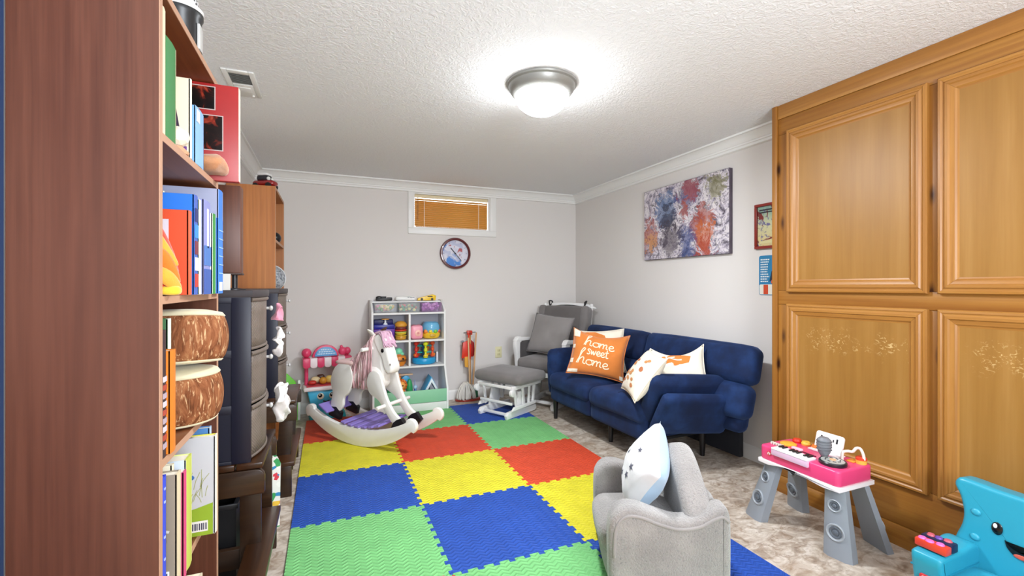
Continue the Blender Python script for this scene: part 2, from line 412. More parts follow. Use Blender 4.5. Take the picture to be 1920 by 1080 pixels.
def edge(seedv, outer):
    """interlock line from (0,0) to (1,0): dovetail teeth, gap shared by both neighbours"""
    if outer: return [(0, 0)]
    st = 1/NTH; out = [(0, 0)]; d = .015
    for k in range(NTH):
        s = d if k % 2 == 0 else -d
        a, b = k*st, (k+1)*st; e = st*.12
        if k == 0: out += [(.0, 0)]
        if s > 0: out += [(a-e if k else a+.01, s), (b+e if k < NTH-1 else b-.01, s)]
        else: out += [(a+e, s), (b-e if k < NTH-1 else b-.01, s)]
    return out
NR, NC = 6, 3
SEQ = 'rybg'
def tilecol(c, r): return {0: SEQ[r % 4], 1: SEQ[(r-1) % 4], 2: SEQ[(r-2) % 4]}[c]
def hline(r): return edge(0, r == 0 or r == NR)
for r in range(NR):
    for c in range(NC):
        x0, y0 = c*TS, -r*TS
        top = [(x0+p*TS, y0+q*TS) for p, q in edge(0, r == 0)]                                # left to right
        right = [(x0+TS+q*TS, y0-p*TS) for p, q in edge(0, c == NC-1)]                         # downwards
        bot = [(x0+p*TS, y0-TS+q*TS) for p, q in edge(0, r == NR-1)]; bot = [(x0+TS, y0-TS)]+bot[:0:-1]
        left = [(x0+q*TS, y0-p*TS) for p, q in edge(0, c == 0)]; left = [(x0, y0-TS)]+left[:0:-1]
        pts = []
        for p in top+right+bot+left:
            if not pts or (abs(pts[-1][0]-p[0])+abs(pts[-1][1]-p[1])) > 1e-6: pts.append(p)
        cx, cy = x0+TS/2, y0-TS/2
        pts = [((px-cx), (py-cy)) for px, py in pts]
        # pull each side in a hair so the joint reads
        k = tilecol(c, r)
        b = B(); b.prism(pts, .0, .0125, 'xy'); o = b.build('foam_tile', FO[k], mat_t, (cx, cy, 0), label=FN[k]+' foam tile', smooth=0)
        bv = o.modifiers.new('bevel', 'BEVEL'); bv.width = .0012; bv.segments = 1; bv.limit_method = 'ANGLE'; bv.angle_limit = R(60)
# ============================================================ LEFT SIDE
def caps(c): return plain(c, .5)
WB = wood('red_brown_bookcase_wood', '#4a281c', '#633929', '#784b39', 'z', .8, .36, seed=2, blotch=.5)
WBH = wood('red_brown_shelf_wood', '#6a3a20', '#804826', '#935935', 'y', .8, .36, seed=4)
WBI = plain('#3c1c0e', .55, var=.25, vs=5)
EDGE = plain('#c09478', .5)
def bookcase(name, label, x0, x1, y0, y1, ztop, zs, side, inner, back, edge, th=.018):
    """open front faces +x"""
    t = thing(name, label, 'bookcase', (x0, y0, 0)); d, w = x1-x0, y1-y0
    for ya in (0, w-th):
        p = B().bb((0, ya, 0), (d-.0015, ya+th, ztop-th)).build('side_panel', side, t)
        B().bb((d-.0015, ya, 0), (d, ya+th, ztop-th)).build('edge_band', edge, p)
    p = B().bb((0, 0, ztop-th), (d-.0015, w, ztop)).build('top_board', inner, t)
    B().bb((d-.0015, 0, ztop-th), (d, w, ztop)).build('edge_band', edge, p)
    for z in zs:
        p = B().bb((.006, th, z-th), (d-.0015, w-th, z)).build('shelf', inner, t)
        B().bb((d-.0015, th, z-th), (d, w-th, z)).build('edge_band', edge, p)
    B().bb((0, th, .0), (.005, w-th, ztop-th)).build('back_panel', back, t)
    B().bb((d-.03, th, 0), (d-.015, w-th, zs[0]-th)).build('toe_board', inner, t)
    return t
bookcase('bookcase', 'tall reddish-brown open bookcase in the near left foreground, packed with books', -.598, -.345, 1.218, 1.79, 1.824, [.1, .43, .752, 1.12, 1.488], WB, WBH, WBI, EDGE)
PAGES = plain('#e9e2d0', .8)
def barcode(p, x, y, z, w=.03, h=.022, face='y'):
    b = B(); b.bb((x, y-.0006, z), (x+w, y, z+h)); s_ = b.build('barcode_sticker', plain('#e8e6e2', .6), p)
def book(name, label, y0, y1, xf, z0, h, d, cover, spine=None, pages=PAGES, cat='book', group=None, tilt=0, near=True, decor=None, back=None, hard=True):
    """upright book, spine towards +x, covers towards -y and +y"""
    t = thing(name, label, cat, (xf, y0, z0), group=group, rot=(tilt, 0, 0)); th = y1-y0; c = min(.0022, th*.18); ins = .003 if hard else 0
    cm = caps(cover) if isinstance(cover, str) else cover; sm = caps(spine) if isinstance(spine, str) else (spine or cm)
    B().bb((-d, 0, 0), (-.0005, c, h), .0006, 1).build('cover', cm, t)
    B().bb((-d, th-c, 0), (-.0005, th, h), .0006, 1).build('cover', caps(back) if back else cm, t)
    B().prism([(-.004, 0), (-.001, 0), (0, th*.15), (.0015, th*.5), (0, th*.85), (-.001, th), (-.004, th)], 0, h, 'xy').build('spine', sm, t)
    B().bb((-d+ins, c, ins), (-.004, th-c, h-ins)).build('pages', pages, t)
    if decor: decor(t, d, th, h, c)
    return t
def rect(t, name, col, x0, x1, z0, z1, y=-.0006, rough=.45):
    return B().bb((x0, y, z0), (x1, 0 if y < 0 else y+.0006, z1)).build(name, caps(col), t)
def spine_rect(t, name, col, y0, y1, z0, z1):
    return B().bb((.0005, y0, z0), (.0022, y1, z1)).build(name, caps(col), t)
def script_marks(t, name, col, strokes, w, y=-.0008):
    b = B()
    for st in strokes: b.ribbon([(x, y, z) for x, z in smoothline2(st)], w, (0, -1, 0), .0003)
    return b.build(name, caps(col), t)
def smoothline2(P, n=5): return [(v.x, v.y) for v in smoothline([(a, b, 0) for a, b in P], n)]
# ---- top shelf (z 1.488)
Z = 1.488 + .0006
book('book', 'tall cream-spined book at the near end of the top shelf', 1.24, 1.275, -.35, Z, .293, .2, '#eadfbe', '#e8dcb8')
book('book', 'tall green-spined book beside the cream one on the top shelf', 1.285, 1.362, -.352, Z, .243, .19, '#2f7a3d', '#327f40', back='#e6c7a8')
def d1(t, d, th, h, c):
    B().prism([(-.11, .0), (-.012, 0), (-.036, .155), (-.11, .158)], -.0012, 0, 'xz').build('cover_picture', caps('#2a1836'), t)
    script_marks(t, 'cover_lettering', '#d9cfe6', [[(-.07, .14), (-.045, .125), (-.05, .11), (-.04, .1), (-.06, .085), (-.035, .078), (-.05, .06), (-.03, .055)]], .003, -.0018)
    rect(t, 'cover_picture', '#6a3f8f', -.05, -.008, .004, .03, -.0018)
book('book', 'cream paperback with a dark purple cover picture leaning on the top shelf', 1.457, 1.472, -.345, Z, .215, .16, '#e6dcc0', '#f0ead8', decor=d1)
def d2(t, d, th, h, c):
    spine_rect(t, 'spine_label', '#dfe6ee', .006, .036, .12, .155)
book('book', 'light blue book with a navy cover standing on the top shelf', 1.51, 1.6, -.345, Z, .163, .15, '#7fb0de', '#8abbe8', back='#1c2d63', decor=d2)
# record box
rb = thing('record_box', 'large red boxed record set with dark photographs, standing past the top shelf edge', 'box', (-.277, 1.735, Z))
RED = plain('#b02a2a', .38, var=.12, vs=12)
B().bb((-.3, 0, 0), (0, .028, .316), .002).build('box_cover', RED, rb)
B().bb((-.298, .003, .003), (.0015, .025, .313)).build('box_pages', PAGES, rb)
def darkphoto(name, seed):
    t = NT(name); v = t.coord('Object', (16, 16, 16), (seed, seed, seed)); a = t.noise(v, 1., 4, .6, 1.2)
    t.set(t.ramp(a, [(.42, '#0b0708'), (.55, '#1d0d0c'), (.62, '#8c2b1a'), (.7, '#c0604a'), (.8, '#140a0c')]), .3); return t.m
for (xa, xb, za, zb, sd) in ((-.18, -.068, .232, .303, 1), (-.16, -.046, .1, .21, 4)):
    B().bb((xa-.003, -.0008, za-.003), (xb+.003, 0, zb+.003)).build('photo_border', plain('#c9b9b4', .5), rb)
    B().bb((xa, -.0016, za), (xb, -.0008, zb)).build('cover_photo', darkphoto('dark_photo_%d' % sd, sd), rb)
B().bb((-.15, -.0006, .072), (-.04, 0, .0735)).build('cover_lettering', plain('#d98f88', .6), rb)
# ball and plush paw
bt = thing('wooden_ball', 'pale faceted ball knob on a peach foot at the top shelf edge', 'ornament', (-.366, 1.425, Z))
B().lathe([(0, 0), (.024, 0), (.026, .006), (.018, .014), (.012, .02), (0, .02)], 16).build('foot', plain('#d8a07c', .6), bt)
o = B(); t_ = bmesh.new(); bmesh.ops.create_icosphere(t_, subdivisions=2, radius=.0275); o._add(t_, T(0, 0, .046)); o.build('ball', plain('#e4ddcb', .5), bt, smooth=0)
pw = B(); pw.soft((-.352, 1.672, Z+.036), (.1, .118, .046), .022, 8, .004, wob=.008, fr=24); tag(pw.build('plush_toy', fabric('#d2946a', .2, 240, .6), smooth=180), 'peach fluffy plush paw lying over the top shelf edge', 'plush toy')
# ---- on top
cn = thing('canister', 'black canister with a speckled white lid on top of the tall bookcase', 'canister', (-.405, 1.61, 1.824))
B().lathe([(0, 0), (.05, 0), (.052, .004), (.052, .112), (.056, .118), (.056, .13), (0, .13)], 32).build('canister_body', plain('#26282a', .35), cn)
def mk():
    t = NT('speckled_lid'); vo = t.n('ShaderNodeTexVoronoi', i_Vector=t.coord(), i_Scale=110.0)
    t.set(t.ramp(vo.outputs['Distance'], [(.3, '#2b2b2e'), (.42, '#d8d8da')]), .4); return t.m
B().lathe([(.0565, .13), (.0575, .133), (.0575, .14), (.054, .144), (0, .146)], 32).build('lid_rim', plain('#e5e5e5', .35), cn)
B().lathe([(.048, .1455), (.044, .168), (.03, .18), (0, .184)], 32).build('lid', mk(), cn)
B().bb((.046, -.026, .02), (.0535, .012, .095), .002).build('canister_label', plain('#c9c9c6', .5), cn)
# ---- second shelf (z 1.12)
Z = 1.12 + .0006
pl = thing('plush_toy', 'orange-red plush toy with yellow frills sitting at the front of the middle shelf', 'plush toy', (-.392, 1.305, Z))
OR_, YE_ = fabric('#e0401c', .15, 260, .5), fabric('#efa23c', .15, 260, .5)
b = B(); b.lathe([(0, .001), (.04, .002), (.056, .02), (.058, .06), (.05, .1), (.036, .14), (.02, .175), (.008, .2), (0, .205)], 24); b.build('body', OR_, pl, smooth=180)
def petal(p0, p1, p2, w, m, name='frill'):
    b = B(); L_ = smoothline([p0, p1, p2], 7); n = len(L_); b.tube(L_, [w*max(.12, sin(pi*(.08+.86*k/(n-1)))**.7) for k in range(n)], 10, flat=.4, up=(.6, -.8, 0)); b.build(name, m, pl, smooth=180)
petal((.012, -.035, .165), (.036, -.044, .12), (.062, -.022, .07), .013, YE_)
petal((.006, -.054, .115), (.04, -.05, .09), (.064, -.02, .03), .016, fabric('#f07a2c', .15, 260, .5))
petal((.01, -.06, .065), (.046, -.05, .045), (.066, -.015, .012), .017, YE_)
petal((-.01, -.02, .19), (-.002, -.02, .215), (-.02, -.01, .24), .012, OR_, 'crest')
B().soft((.05, -.03, .012), (.045, .03, .022), .01, 5).build('foot', fabric('#f0c43c', .1, 260, .4), pl, smooth=180)
def d3(t, d, th, h, c):
    rect(t, 'cover_picture', '#c9c6cf', -.17, -.042, .06, .19)
    b = B(); b.cyl((-.07, -.0012, .172), .013, .0012, rot=(R(90), 0, 0), seg=20); b.build('cover_emblem', caps('#7d7d88'), t)
    B().prism([(-.11, .13), (-.07, .14), (-.065, .15), (-.1, .148)], -.0012, -.0006, 'xz').build('cover_picture', caps('#d03a2c'), t)
book('book', 'orange-red book with a grey cover picture behind the plush toy', 1.37, 1.4, -.328, Z, .215, .23, '#cf4a22', '#d2643c', decor=d3)
def d4(t, d, th, h, c):
    for k, cl in enumerate(('#c23c30', '#d6d3e2', '#7a3040', '#3b8fd0', '#25306f')): spine_rect(t, 'spine_picture', cl, .004, th-.004, .02+k*.043, .055+k*.043)
    b = B(); b.cyl((-.11, -.0006, .2), .045, .0012, rot=(R(90), 0, 0), seg=24); b.build('cover_picture', caps('#dce6f2'), t)
book('book', 'wide bright blue picture book standing on the middle shelf', 1.404, 1.44, -.324, Z, .262, .23, '#1f6fd0', '#4a62b4', decor=d4)
book('book', 'thin white and light green book on the middle shelf', 1.443, 1.468, -.322, Z, .256, .21, '#cfe2b4', '#e8eee0', back='#9cc46a')
def d5(t, d, th, h, c):
    spine_rect(t, 'spine_lettering', '#e6e2f4', th*.4, th*.6, .13, .24); spine_rect(t, 'spine_band', '#4a78c0', .003, th-.003, .08, .135); spine_rect(t, 'spine_band', '#3a5cab', .003, th-.003, .0, .07)
book('book', 'thick lilac book with blue bands on the middle shelf', 1.471, 1.545, -.317, Z, .262, .215, '#8a8cc4', '#8b90c9', decor=d5)
book('book', 'narrow green book with a white edge on the middle shelf', 1.548, 1.59, -.312, Z, .235, .2, '#eef0e4', '#3b8f3e')
def d6(t, d, th, h, c):
    for k in range(6): spine_rect(t, 'spine_band', '#9cc3ef', .006, th-.01, .06+k*.026, .063+k*.026)
    spine_rect(t, 'spine_label', '#dfe8f4', .01, th-.02, .008, .035)
book('book', 'bright blue lined book jutting furthest from the middle shelf', 1.593, 1.66, -.307, Z, .228, .2, '#2b72d8', '#3c82e0', decor=d6)
book('book', 'tallest grey-lilac book with a blue spine at the far end of the middle shelf', 1.7, 1.768, -.327, Z, .335, .25, '#a4a9c4', '#3f7fd6')
book('book', 'white thin book standing behind the blue picture book', 1.4405, 1.4425, -.4, Z, .272, .17, '#e9e7dc', '#e4e6b0', hard=False)
o = B().bb((-.41, 1.345, Z), (-.345, 1.367, Z+.022), .004); tag(o.build('olive_box', plain('#6a6434', .6), smooth=35), 'small flat olive box under the orange-red book on the middle shelf', 'box')
# ---- third shelf (z .752): two bark-print round cushions
Z = .752 + .0006
def mk():
    t = NT('bark_print'); v = t.coord('Object', (1, 1, 1)); st = t.coord('Object', (34, 34, 7)); a = t.noise(st, 1.0, 5, .65, 1.5)
    f = t.noise(t.coord('Object', (130, 130, 22)), 1.0, 3, .6, .8)
    c = t.ramp(a, [(.3, '#54301d'), (.45, '#7c4a2e'), (.58, '#96603f'), (.74, '#ae7c54')]); c = t.mix(t.ramp(f, [(.57, 0.), (.66, .75)]), c, '#e0b98c')
    t.set(c, .9, 0, .15); t.bump(a, .3, .004); return t.m
BARK = mk(); CREAM = fabric('#d9cfae', .1, 300, .2)
def log_cushion(label, loc, rot, r, h, g):
    t = thing('log_cushion', label, 'cushion', loc, rot=rot)
    n = 12; pr = [(r*(.72+.0), h*.02)]+[(r*(.86+.14*sin(pi*k/n)**.6), h*(.05+.9*k/n)) for k in range(n+1)]+[(r*.72, h*.985)]
    B().lathe(pr, 40).build('side_cover', BARK, t, smooth=180)
    B().lathe([(0, -.004), (r*.6, 0), (r*.84, h*.015), (r*.885, h*.055), (r*.84, h*.06)], 40).build('base_cover', CREAM, t, smooth=180)
    B().lathe([(r*.9, h*.9), (r*.93, h*.92), (r*.87, h*.985), (r*.6, h*1.04), (0, h*1.07)], 40).build('top_cover', CREAM, t, smooth=180)
    return t
log_cushion('lower round cushion printed like a tree log, on the third shelf', (-.405, 1.555, Z+.004), (0, 0, .3), .118, .148, 1)
log_cushion('upper round cushion printed like a tree log, tilted on top of the other', (-.395, 1.55, Z+.168), (R(-3), R(6), 1.3), .122, .146, 1)
book('book', 'orange-spined book standing upright beside the log cushions', 1.272, 1.312, -.34, Z, .24, .18, '#d9791f', '#dd7f22')
book('book', 'green book with a white edge, taller than the orange one', 1.3135, 1.34, -.356, Z, .312, .15, '#3f6a44', '#e3e6da')
def d7(t, d, th, h, c):
    for k in range(9): spine_rect(t, 'spine_lettering', ('#b8a7b5', '#b04a3a', '#d6cfd8')[k % 3], .004, th-.003, .02+k*.019, .032+k*.019)
book('book', 'dark book with a busy speckled spine tucked behind the shelf side', 1.24, 1.268, -.347, Z, .29, .15, '#2b1c20', '#3a2a30', decor=d7)
# ---- fourth shelf (z .43)
Z = .43 + .0006
def d8(t, d, th, h, c):
    spine_rect(t, 'spine_picture', '#7fc4f0', .002, th-.002, .0, .04)
    for z in (.09, .14, .22, .25): spine_rect(t, 'spine_picture', '#a8bcf8', .006, .012, z, z+.005)
book('book', 'bright royal blue book at the near end of the fourth shelf', 1.238, 1.262, -.345, Z, .28, .18, '#2a35b0', '#3a50d6', decor=d8)
def d9(t, d, th, h, c):
    barcode(t, -.06, -.0006, .018, .045, .034); b = B()
    for k in range(7): b.bb((-.057+k*.006, -.002, .024), (-.0545+k*.006+(k % 3)*.0007, -.0012, .048))
    b.build('barcode', caps('#3b4a78'), t)
    script_marks(t, 'cover_drawing', '#77716a', [[(-.06, .12), (-.04, .135), (-.02, .125), (-.03, .11), (-.055, .105), (-.05, .095), (-.025, .092)]], .002, -.0016)
    script_marks(t, 'cover_drawing', '#c9c4ba', [[(-.06, .142), (-.04, .15), (-.015, .143)]], .006, -.0016)
    rect(t, 'cover_picture', '#4a4640', -.065, -.05, .252, .266, -.0016)
book('book', 'grey-brown hardback with a barcode sticker on its cover', 1.268, 1.3, -.326, Z, .274, .17, '#8d8270', '#dccfae', decor=d9)
book('book', 'thin pink-spined book next to the grey-brown hardback', 1.322, 1.345, -.326, Z, .258, .17, '#c9507a', '#d0487c', back='#e8e0d4')
book('book', 'cream paperback with black print along its top', 1.304, 1.32, -.345, Z, .285, .17, '#e4dbc2', '#e2d8bc')
book('book', 'yellow-green spined book with a pale grey cover', 1.348, 1.4, -.328, Z, .279, .19, '#c5d3df', '#c4cf5c', back='#d5dd8e')
def d10(t, d, th, h, c):
    B().prism([(-d, .0), (-.006, 0), (-.006, .09), (-.05, .078), (-.1, .07), (-d, .06)], -.0008, 0, 'xz').build('cover_meadow', caps('#8fae2e'), t)
    b = B(); rnd = random.Random(3)
    for k in range(26):
        x = -.135+rnd.random()*.115; z = .09+rnd.random()*.05; a = rnd.uniform(-.5, .5); l = rnd.uniform(.02, .05)
        b.ribbon([(x, -.001, z), (x+l*.5*sin(a), -.001, z+l*.5), (x+l*sin(a*1.5), -.001, z+l)], .0016, (0, -1, 0), .0002)
    b.build('cover_drawing', caps('#a6aa6e'), t, kind='stuff')
    b = B()
    for k in range(7): b.ball((-.075+.006*sin(k*2.2), -.0012, .172+k*.0095), (.011-.001*k, .0008, .006), 8)
    b.build('cover_tree', caps('#a09a4e'), t)
    B().ball((-.058, -.0012, .168), (.008, .0008, .007), 10).build('cover_bird', caps('#3f6aa8'), t)
    barcode(t, -.064, -.0012, .012, .046, .03); b = B()
    for k in range(8): b.bb((-.061+k*.0053, -.0026, .017), (-.0585+k*.0053+(k % 3)*.0006, -.0018, .036))
    b.build('barcode', caps('#4a4a5e'), t)
    script_marks(t, 'cover_lettering', '#3d4660', [[(-.155, .182), (-.15, .196), (-.144, .184), (-.138, .196), (-.13, .184), (-.124, .196), (-.119, .183)], [(-.113, .196), (-.11, .185), (-.103, .196), (-.108, .174)]], .003, -.0014)
book('book', 'large picture book with a bird and meadow on its grey cover', 1.53, 1.56, -.302, Z, .28, .22, '#c3c6cc', '#e9e6da', back='#d8d24a', decor=d10)
book('book', 'blue book standing behind the bird and meadow picture book', 1.575, 1.6, -.325, Z, .293, .2, '#4f86c6', '#b9cfe6')
book('book', 'short red-orange book tucked between taller books on the fourth shelf', 1.4035, 1.43, -.37, Z, .25, .15, '#c8452a', '#c8452a')
Z = .1 + .0006
book('book', 'cream book on the lowest shelf of the tall bookcase', 1.45, 1.5, -.326, Z, .24, .2, '#e7dcc0', '#e6dabc')
# ============================================================ second bookcase, beyond
WB2 = wood('honey_brown_bookcase_wood', '#8a4f24', '#a9662f', '#bd7d45', 'z', .7, .4, seed=9, blotch=.6)
bookcase('bookcase', 'lighter honey-brown bookcase standing further back behind the drawer towers', -.598, -.32, 3.32, 3.93, 1.796, [.1, .43, .76, 1.1, 1.45], WB2, WB2, plain('#6b3a18', .55), plain('#b98a66', .5))
car = thing('toy_car', 'small red toy car with a white roof on top of the honey-brown bookcase', 'toy car', (-.395, 3.46, 1.796), -.5); car.scale = (1.2, 1.2, 1.2)
RC = plain('#8f1414', .2, spec=.6, coat=.6)
B().soft((0, 0, .032), (.125, .06, .034), .016, 6, .003).build('car_body', RC, car, smooth=180)
B().soft((-.005, 0, .062), (.07, .05, .036), .014, 6, .002).build('car_windscreen', plain('#2a2a30', .2), car, smooth=180)
B().soft((-.005, 0, .083), (.064, .05, .014), .006, 5).build('car_roof', plain('#e6e4e2', .3), car, smooth=180)
for x in (-.038, .038):
    for y in (-.03, .03): B().cyl((x, y, .0165), .0165, .012, rot=(R(90), 0, 0), seg=16, bev=.002).build('wheel', plain('#141414', .6), car)
for y in (-.015, .015): B().ball((.03, y, .058), (.01, .011, .011), 12).build('headlight', plain('#dcdcd8', .2), car)
sp = B(); sp.ball((-.37, 3.76, 1.4965), (.046, .046, .046), 20); tag(sp.build('black_ball', plain('#15151a', .3)), 'black ball on the upper shelf of the honey-brown bookcase', 'ball')
gl = thing('toy_globe', 'grey patterned toy ball on the middle shelf of the honey-brown bookcase', 'ball', (-.39, 3.73, 1.1006))
def mk():
    t = NT('grey_patterned_ball'); t.set(t.ramp(t.noise(t.coord(), 38, 3), [(.4, '#6b7078'), (.52, '#b9bec4'), (.62, '#848a92')]), .4); return t.m
B().ball((0, 0, .095), .095, 24).build('ball', mk(), gl)
B().tube([(  .097*cos(R(a)), .0, .1+.095*sin(R(a))) for a in range(0, 360, 12)], .004, 6, closed=True).build('seam', plain('#d6d8da', .4), gl)
# wooden box on a post
sb = thing('speaker_box', 'dark brown wooden box raised on a black post above the drawer tower', 'box', (-.455, 2.02, 1.128))
B().bb((-.135, 0, .064), (.14, .06, .404), .004).build('cabinet_body', wood('dark_box_wood', '#4c2a1c', '#643a28', '#7a4c36', 'z', .8, .42, seed=5), sb)
B().bb((-.131, -.003, .058), (.143, .063, .066), .003).build('bottom_trim', plain('#3c2418', .45), sb)
B().cyl((.115, .03, .033), .01, .066, seg=14).build('post', plain('#16161a', .4), sb)
B().lathe([(0, 0), (.04, 0), (.04, .004), (.012, .008), (0, .008)], 20, c=(.115, .03, 0)).build('post_foot', plain('#16161a', .4), sb)
pf = thing('picture_card', 'small white card with a grey picture standing on the near drawer tower', 'card', (-.345, 1.99, 1.128), rot=(R(-5), 0, 0))
B().bb((-.1, 0, 0), (0, .004, .062)).build('card', plain('#e7e4dc', .6), pf)
B().bb((-.09, -.0008, .012), (-.035, 0, .05)).build('card_picture', plain('#9a948a', .6), pf)
# ============================================================ drawer towers
DK = plain('#17182a', .45); DF = None
def mk():
    t = NT('woven_plastic'); v = t.coord('Object', (1, 1, 1)); sep = t.n('ShaderNodeSeparateXYZ'); t.l(v, sep.inputs[0])
    a = t.math('SINE', t.math('MULTIPLY', sep.outputs[1], 480)); b = t.math('SINE', t.math('MULTIPLY', sep.outputs[2], 520))
    h = t.math('MULTIPLY', a, b); n = t.noise(v, 14, 3)
    c = t.ramp(n, [(.3, '#65594f'), (.7, '#766a61')]); t.set(t.mix(t.ramp(h, [(.3, 0.), (1., .35)]), c, '#8f8278'), .5); t.bump(h, .5, .002); return t.m
WOVEN = mk(); DRIM = plain('#6a5e56', .45)
def tower(label, y0, w, z0, h, nd, d=.335, bow=.032):
    t = thing('drawer_tower', label, 'drawers', (-.598, y0, z0))
    dh = (h-.03)/nd
    f = B()
    for ya in (0, w-.012):
        f.bb((0, ya, 0), (.03, ya+.012, h-.028)); f.bb((d-.07, ya-.003 if ya == 0 else ya, 0), (d-.006, ya+.015, h-.028), .002)
        f.bb((.15, ya-.001, 0), (.19, ya+.012, h-.028))
        for k in range(nd+1): f.bb((.0, ya-.002 if ya == 0 else ya, max(0, k*dh-.018)), (d-.006, ya+.014, k*dh+.012 if k < nd else h-.026), .001)
        f.bb((.02, ya+.004, 0), (d-.02, ya+.009, h-.03))
    for k in range(nd): f.bb((.004, .004, k*dh), (d-.01, w-.004, k*dh+.006))
    f.bb((0, .0, 0), (.006, w, h-.028))
    f.build('drawer_frame', DK, t)
    top = [(0, -.004), (d, -.004)]+[(d+bow*(1-(2*k/12-1)**2), -.004+(w+.008)*k/12) for k in range(13)]+[(d, w+.004), (0, w+.004)]
    pts = []
    for p in top:
        if not pts or (abs(p[0]-pts[-1][0])+abs(p[1]-pts[-1][1])) > 1e-5: pts.append(p)
    B().prism(pts, h-.028, h, 'xy', .004).build('top_board', plain('#3b3537', .45), t)
    for k in range(nd):
        zb = k*dh+.008; zt = zb+dh-.014
        def fr(a, b, zb=zb, zt=zt):
            yy = .012+(w-.024)*a; x = d-.012+bow*(1-(2*a-1)**2)*(1.15-.15*b)-.006*(1-b); return (x, yy, zb+(zt-zb)*b)
        g = B(); g.grid(fr, 17, 5)
        o = g.build('drawer', WOVEN, t, smooth=60); sm = o.modifiers.new('solid', 'SOLIDIFY'); sm.thickness = .006; sm.offset = 0
        rim = B(); rim.tube([Vector(fr(a/16, 1))+Vector((.003, 0, 0)) for a in range(17)], .0085, 6); rim.build('drawer_rim', DRIM, o, smooth=60)
        rim = B(); rim.tube([Vector(fr(a/16, 0))+Vector((.002, 0, .004)) for a in range(17)], .006, 6); rim.build('drawer_rim', DRIM, o, smooth=60)
        q = Vector(fr(.62, .78)); kb = B(); kb.cyl(q+Vector((.006, 0, 0)), .006, .02, rot=(0, R(90), 0), seg=10); kb.ball(q+Vector((.02, 0, 0)), (.008, .013, .011), 12)
        kb.build('knob', plain('#c9c9c9', .15, .2), o)
    return t
tower('near black three-drawer tower with bowed woven grey-brown fronts', 1.94, .36, .482, .646, 3)
tower('far narrow drawer tower with bowed grey-brown fronts, beside the back wall', 2.92, .34, .5, .628, 3)
# cloth poking out of the drawers
def cloth(label, c, loc, d, seed):
    b = B(); b.soft((0, 0, 0), d, min(d)*.4, 12, 0, wob=.028, fr=30, seed=seed)
    o = b.build('garment', fabric(c, .2, 120, .5), smooth=180, loc=loc); tag(o, label, 'garment'); return o
cloth('pink garment poking out over the top drawer of the near tower', '#d58ba0', (-.204, 2.22, 1.02), (.03, .055, .055), 1)
cloth('white cloth hanging out between the two upper drawers of the near tower', '#e8e2e0', (-.2, 2.225, .9), (.022, .04, .12), 4)
cloth('white cloth spilling from the lowest drawer of the near tower', '#efe9e6', (-.192, 2.24, .63), (.04, .07, .15), 9)
# ============================================================ low dark tables under the towers
DW = wood('dark_walnut_stain', '#21120b', '#38200f', '#55341c', 'y', .8, .3, seed=3, blotch=.5)
DWX = wood('dark_walnut_end', '#21120b', '#33200f', '#4a2d1a', 'x', .8, .35, seed=6)
def bench_table(label, y0, y1, zt, xr, sz, sx, seat_y0, seat_y1):
    """child's picnic-style table along the wall; its bench plank is on the room side"""
    t = thing('bench_table', label, 'table', (0, 0, 0))
    n = 4; w = (xr+.594)/n
    for k in range(n): B().bb((-.594+k*w, y0, zt-.022), (-.594+(k+1)*w-.006, y1, zt), .004).build('top_plank', DW, t)
    for yy in (y0-.002, y1-.026):
        pts = [(-.58, zt-.024), (-.58, zt-.118), (xr-.004, zt-.118), (xr, zt-.112)]+[(xr-.03+.03*cos(a), zt-.054+.03*sin(a)) for a in [R(x) for x in (0, 22, 45, 67, 90)]]
        B().prism(pts, yy, yy+.026, 'xz', .003).build('end_rail', DWX, t)
        lg = yy+.03 if yy < (y0+y1)/2 else yy-.03
        for s_ in (0, 1):
            xa, xb = ((xr-.05, sx-.045) if s_ else (-.5, -.57))
            if not s_: xa, xb = -.46, -.57
            b = B(); b.prism([(xa-.035, zt-.025), (xa+.035, zt-.025), (xb+.035, .0), (xb-.035, .0)], lg-.013, lg+.013, 'xz', .003)
            p = b.build('leg', DWX, t)
            for z in (zt-.07, zt-.1): B().cyl((xa-(zt-.025-z)*(xa-xb)/zt, lg-.014, z), .007, .006, rot=(R(90), 0, 0), seg=10).build('bolt', plain('#8d8d8d', .4, .6), p)
        B().bb((-.56, lg-.04 if lg > (y0+y1)/2 else lg+.014, sz-.1), (sx+.012, (lg-.04 if lg > (y0+y1)/2 else lg+.014)+.026, sz-.024), .003).build('cross_rail', DWX, t)
    B().bb((sx-.06, seat_y0, sz-.024), (sx+.03, seat_y1, sz), .004).build('bench_plank', DW, t)
    for yy in (seat_y0+.005, seat_y1-.03): B().bb((sx-.045, yy, 0), (sx+.015, yy+.024, sz-.024), .003).build('bench_leg', DWX, t)
    return t
bench_table('near dark brown low table with a bench plank, carrying the black drawer tower', 1.925, 2.36, .482, -.222, .175, -.225, 1.5, 2.24)
bench_table('far dark brown low table with a bench plank, carrying the far drawer tower', 2.83, 3.29, .5, -.165, .19, -.2, 2.72, 3.36)
cr = thing('storage_crate', 'black plastic crate on the floor under the near dark table', 'crate', (-.43, 2.02, 0))
b = B(); b.bb((-.1, 0, 0), (.1, .24, .01)); b.bb((-.1, 0, 0), (.1, .008, .3)); b.bb((-.1, .232, 0), (.1, .24, .3)); b.bb((-.1, .008, 0), (-.092, .232, .3)); b.bb((.092, .008, 0), (.1, .232, .3)); b.build('crate_body', plain('#111114', .45), cr)
b = B(); b.bb((-.108, -.008, .285), (.108, .002, .305), .003); b.bb((-.108, .238, .285), (.108, .248, .305), .003); b.bb((-.108, .0, .285), (-.09, .24, .305), .003); b.bb((.09, .0, .285), (.108, .24, .305), .003); b.build('crate_rim', plain('#1a1a1e', .4), cr)
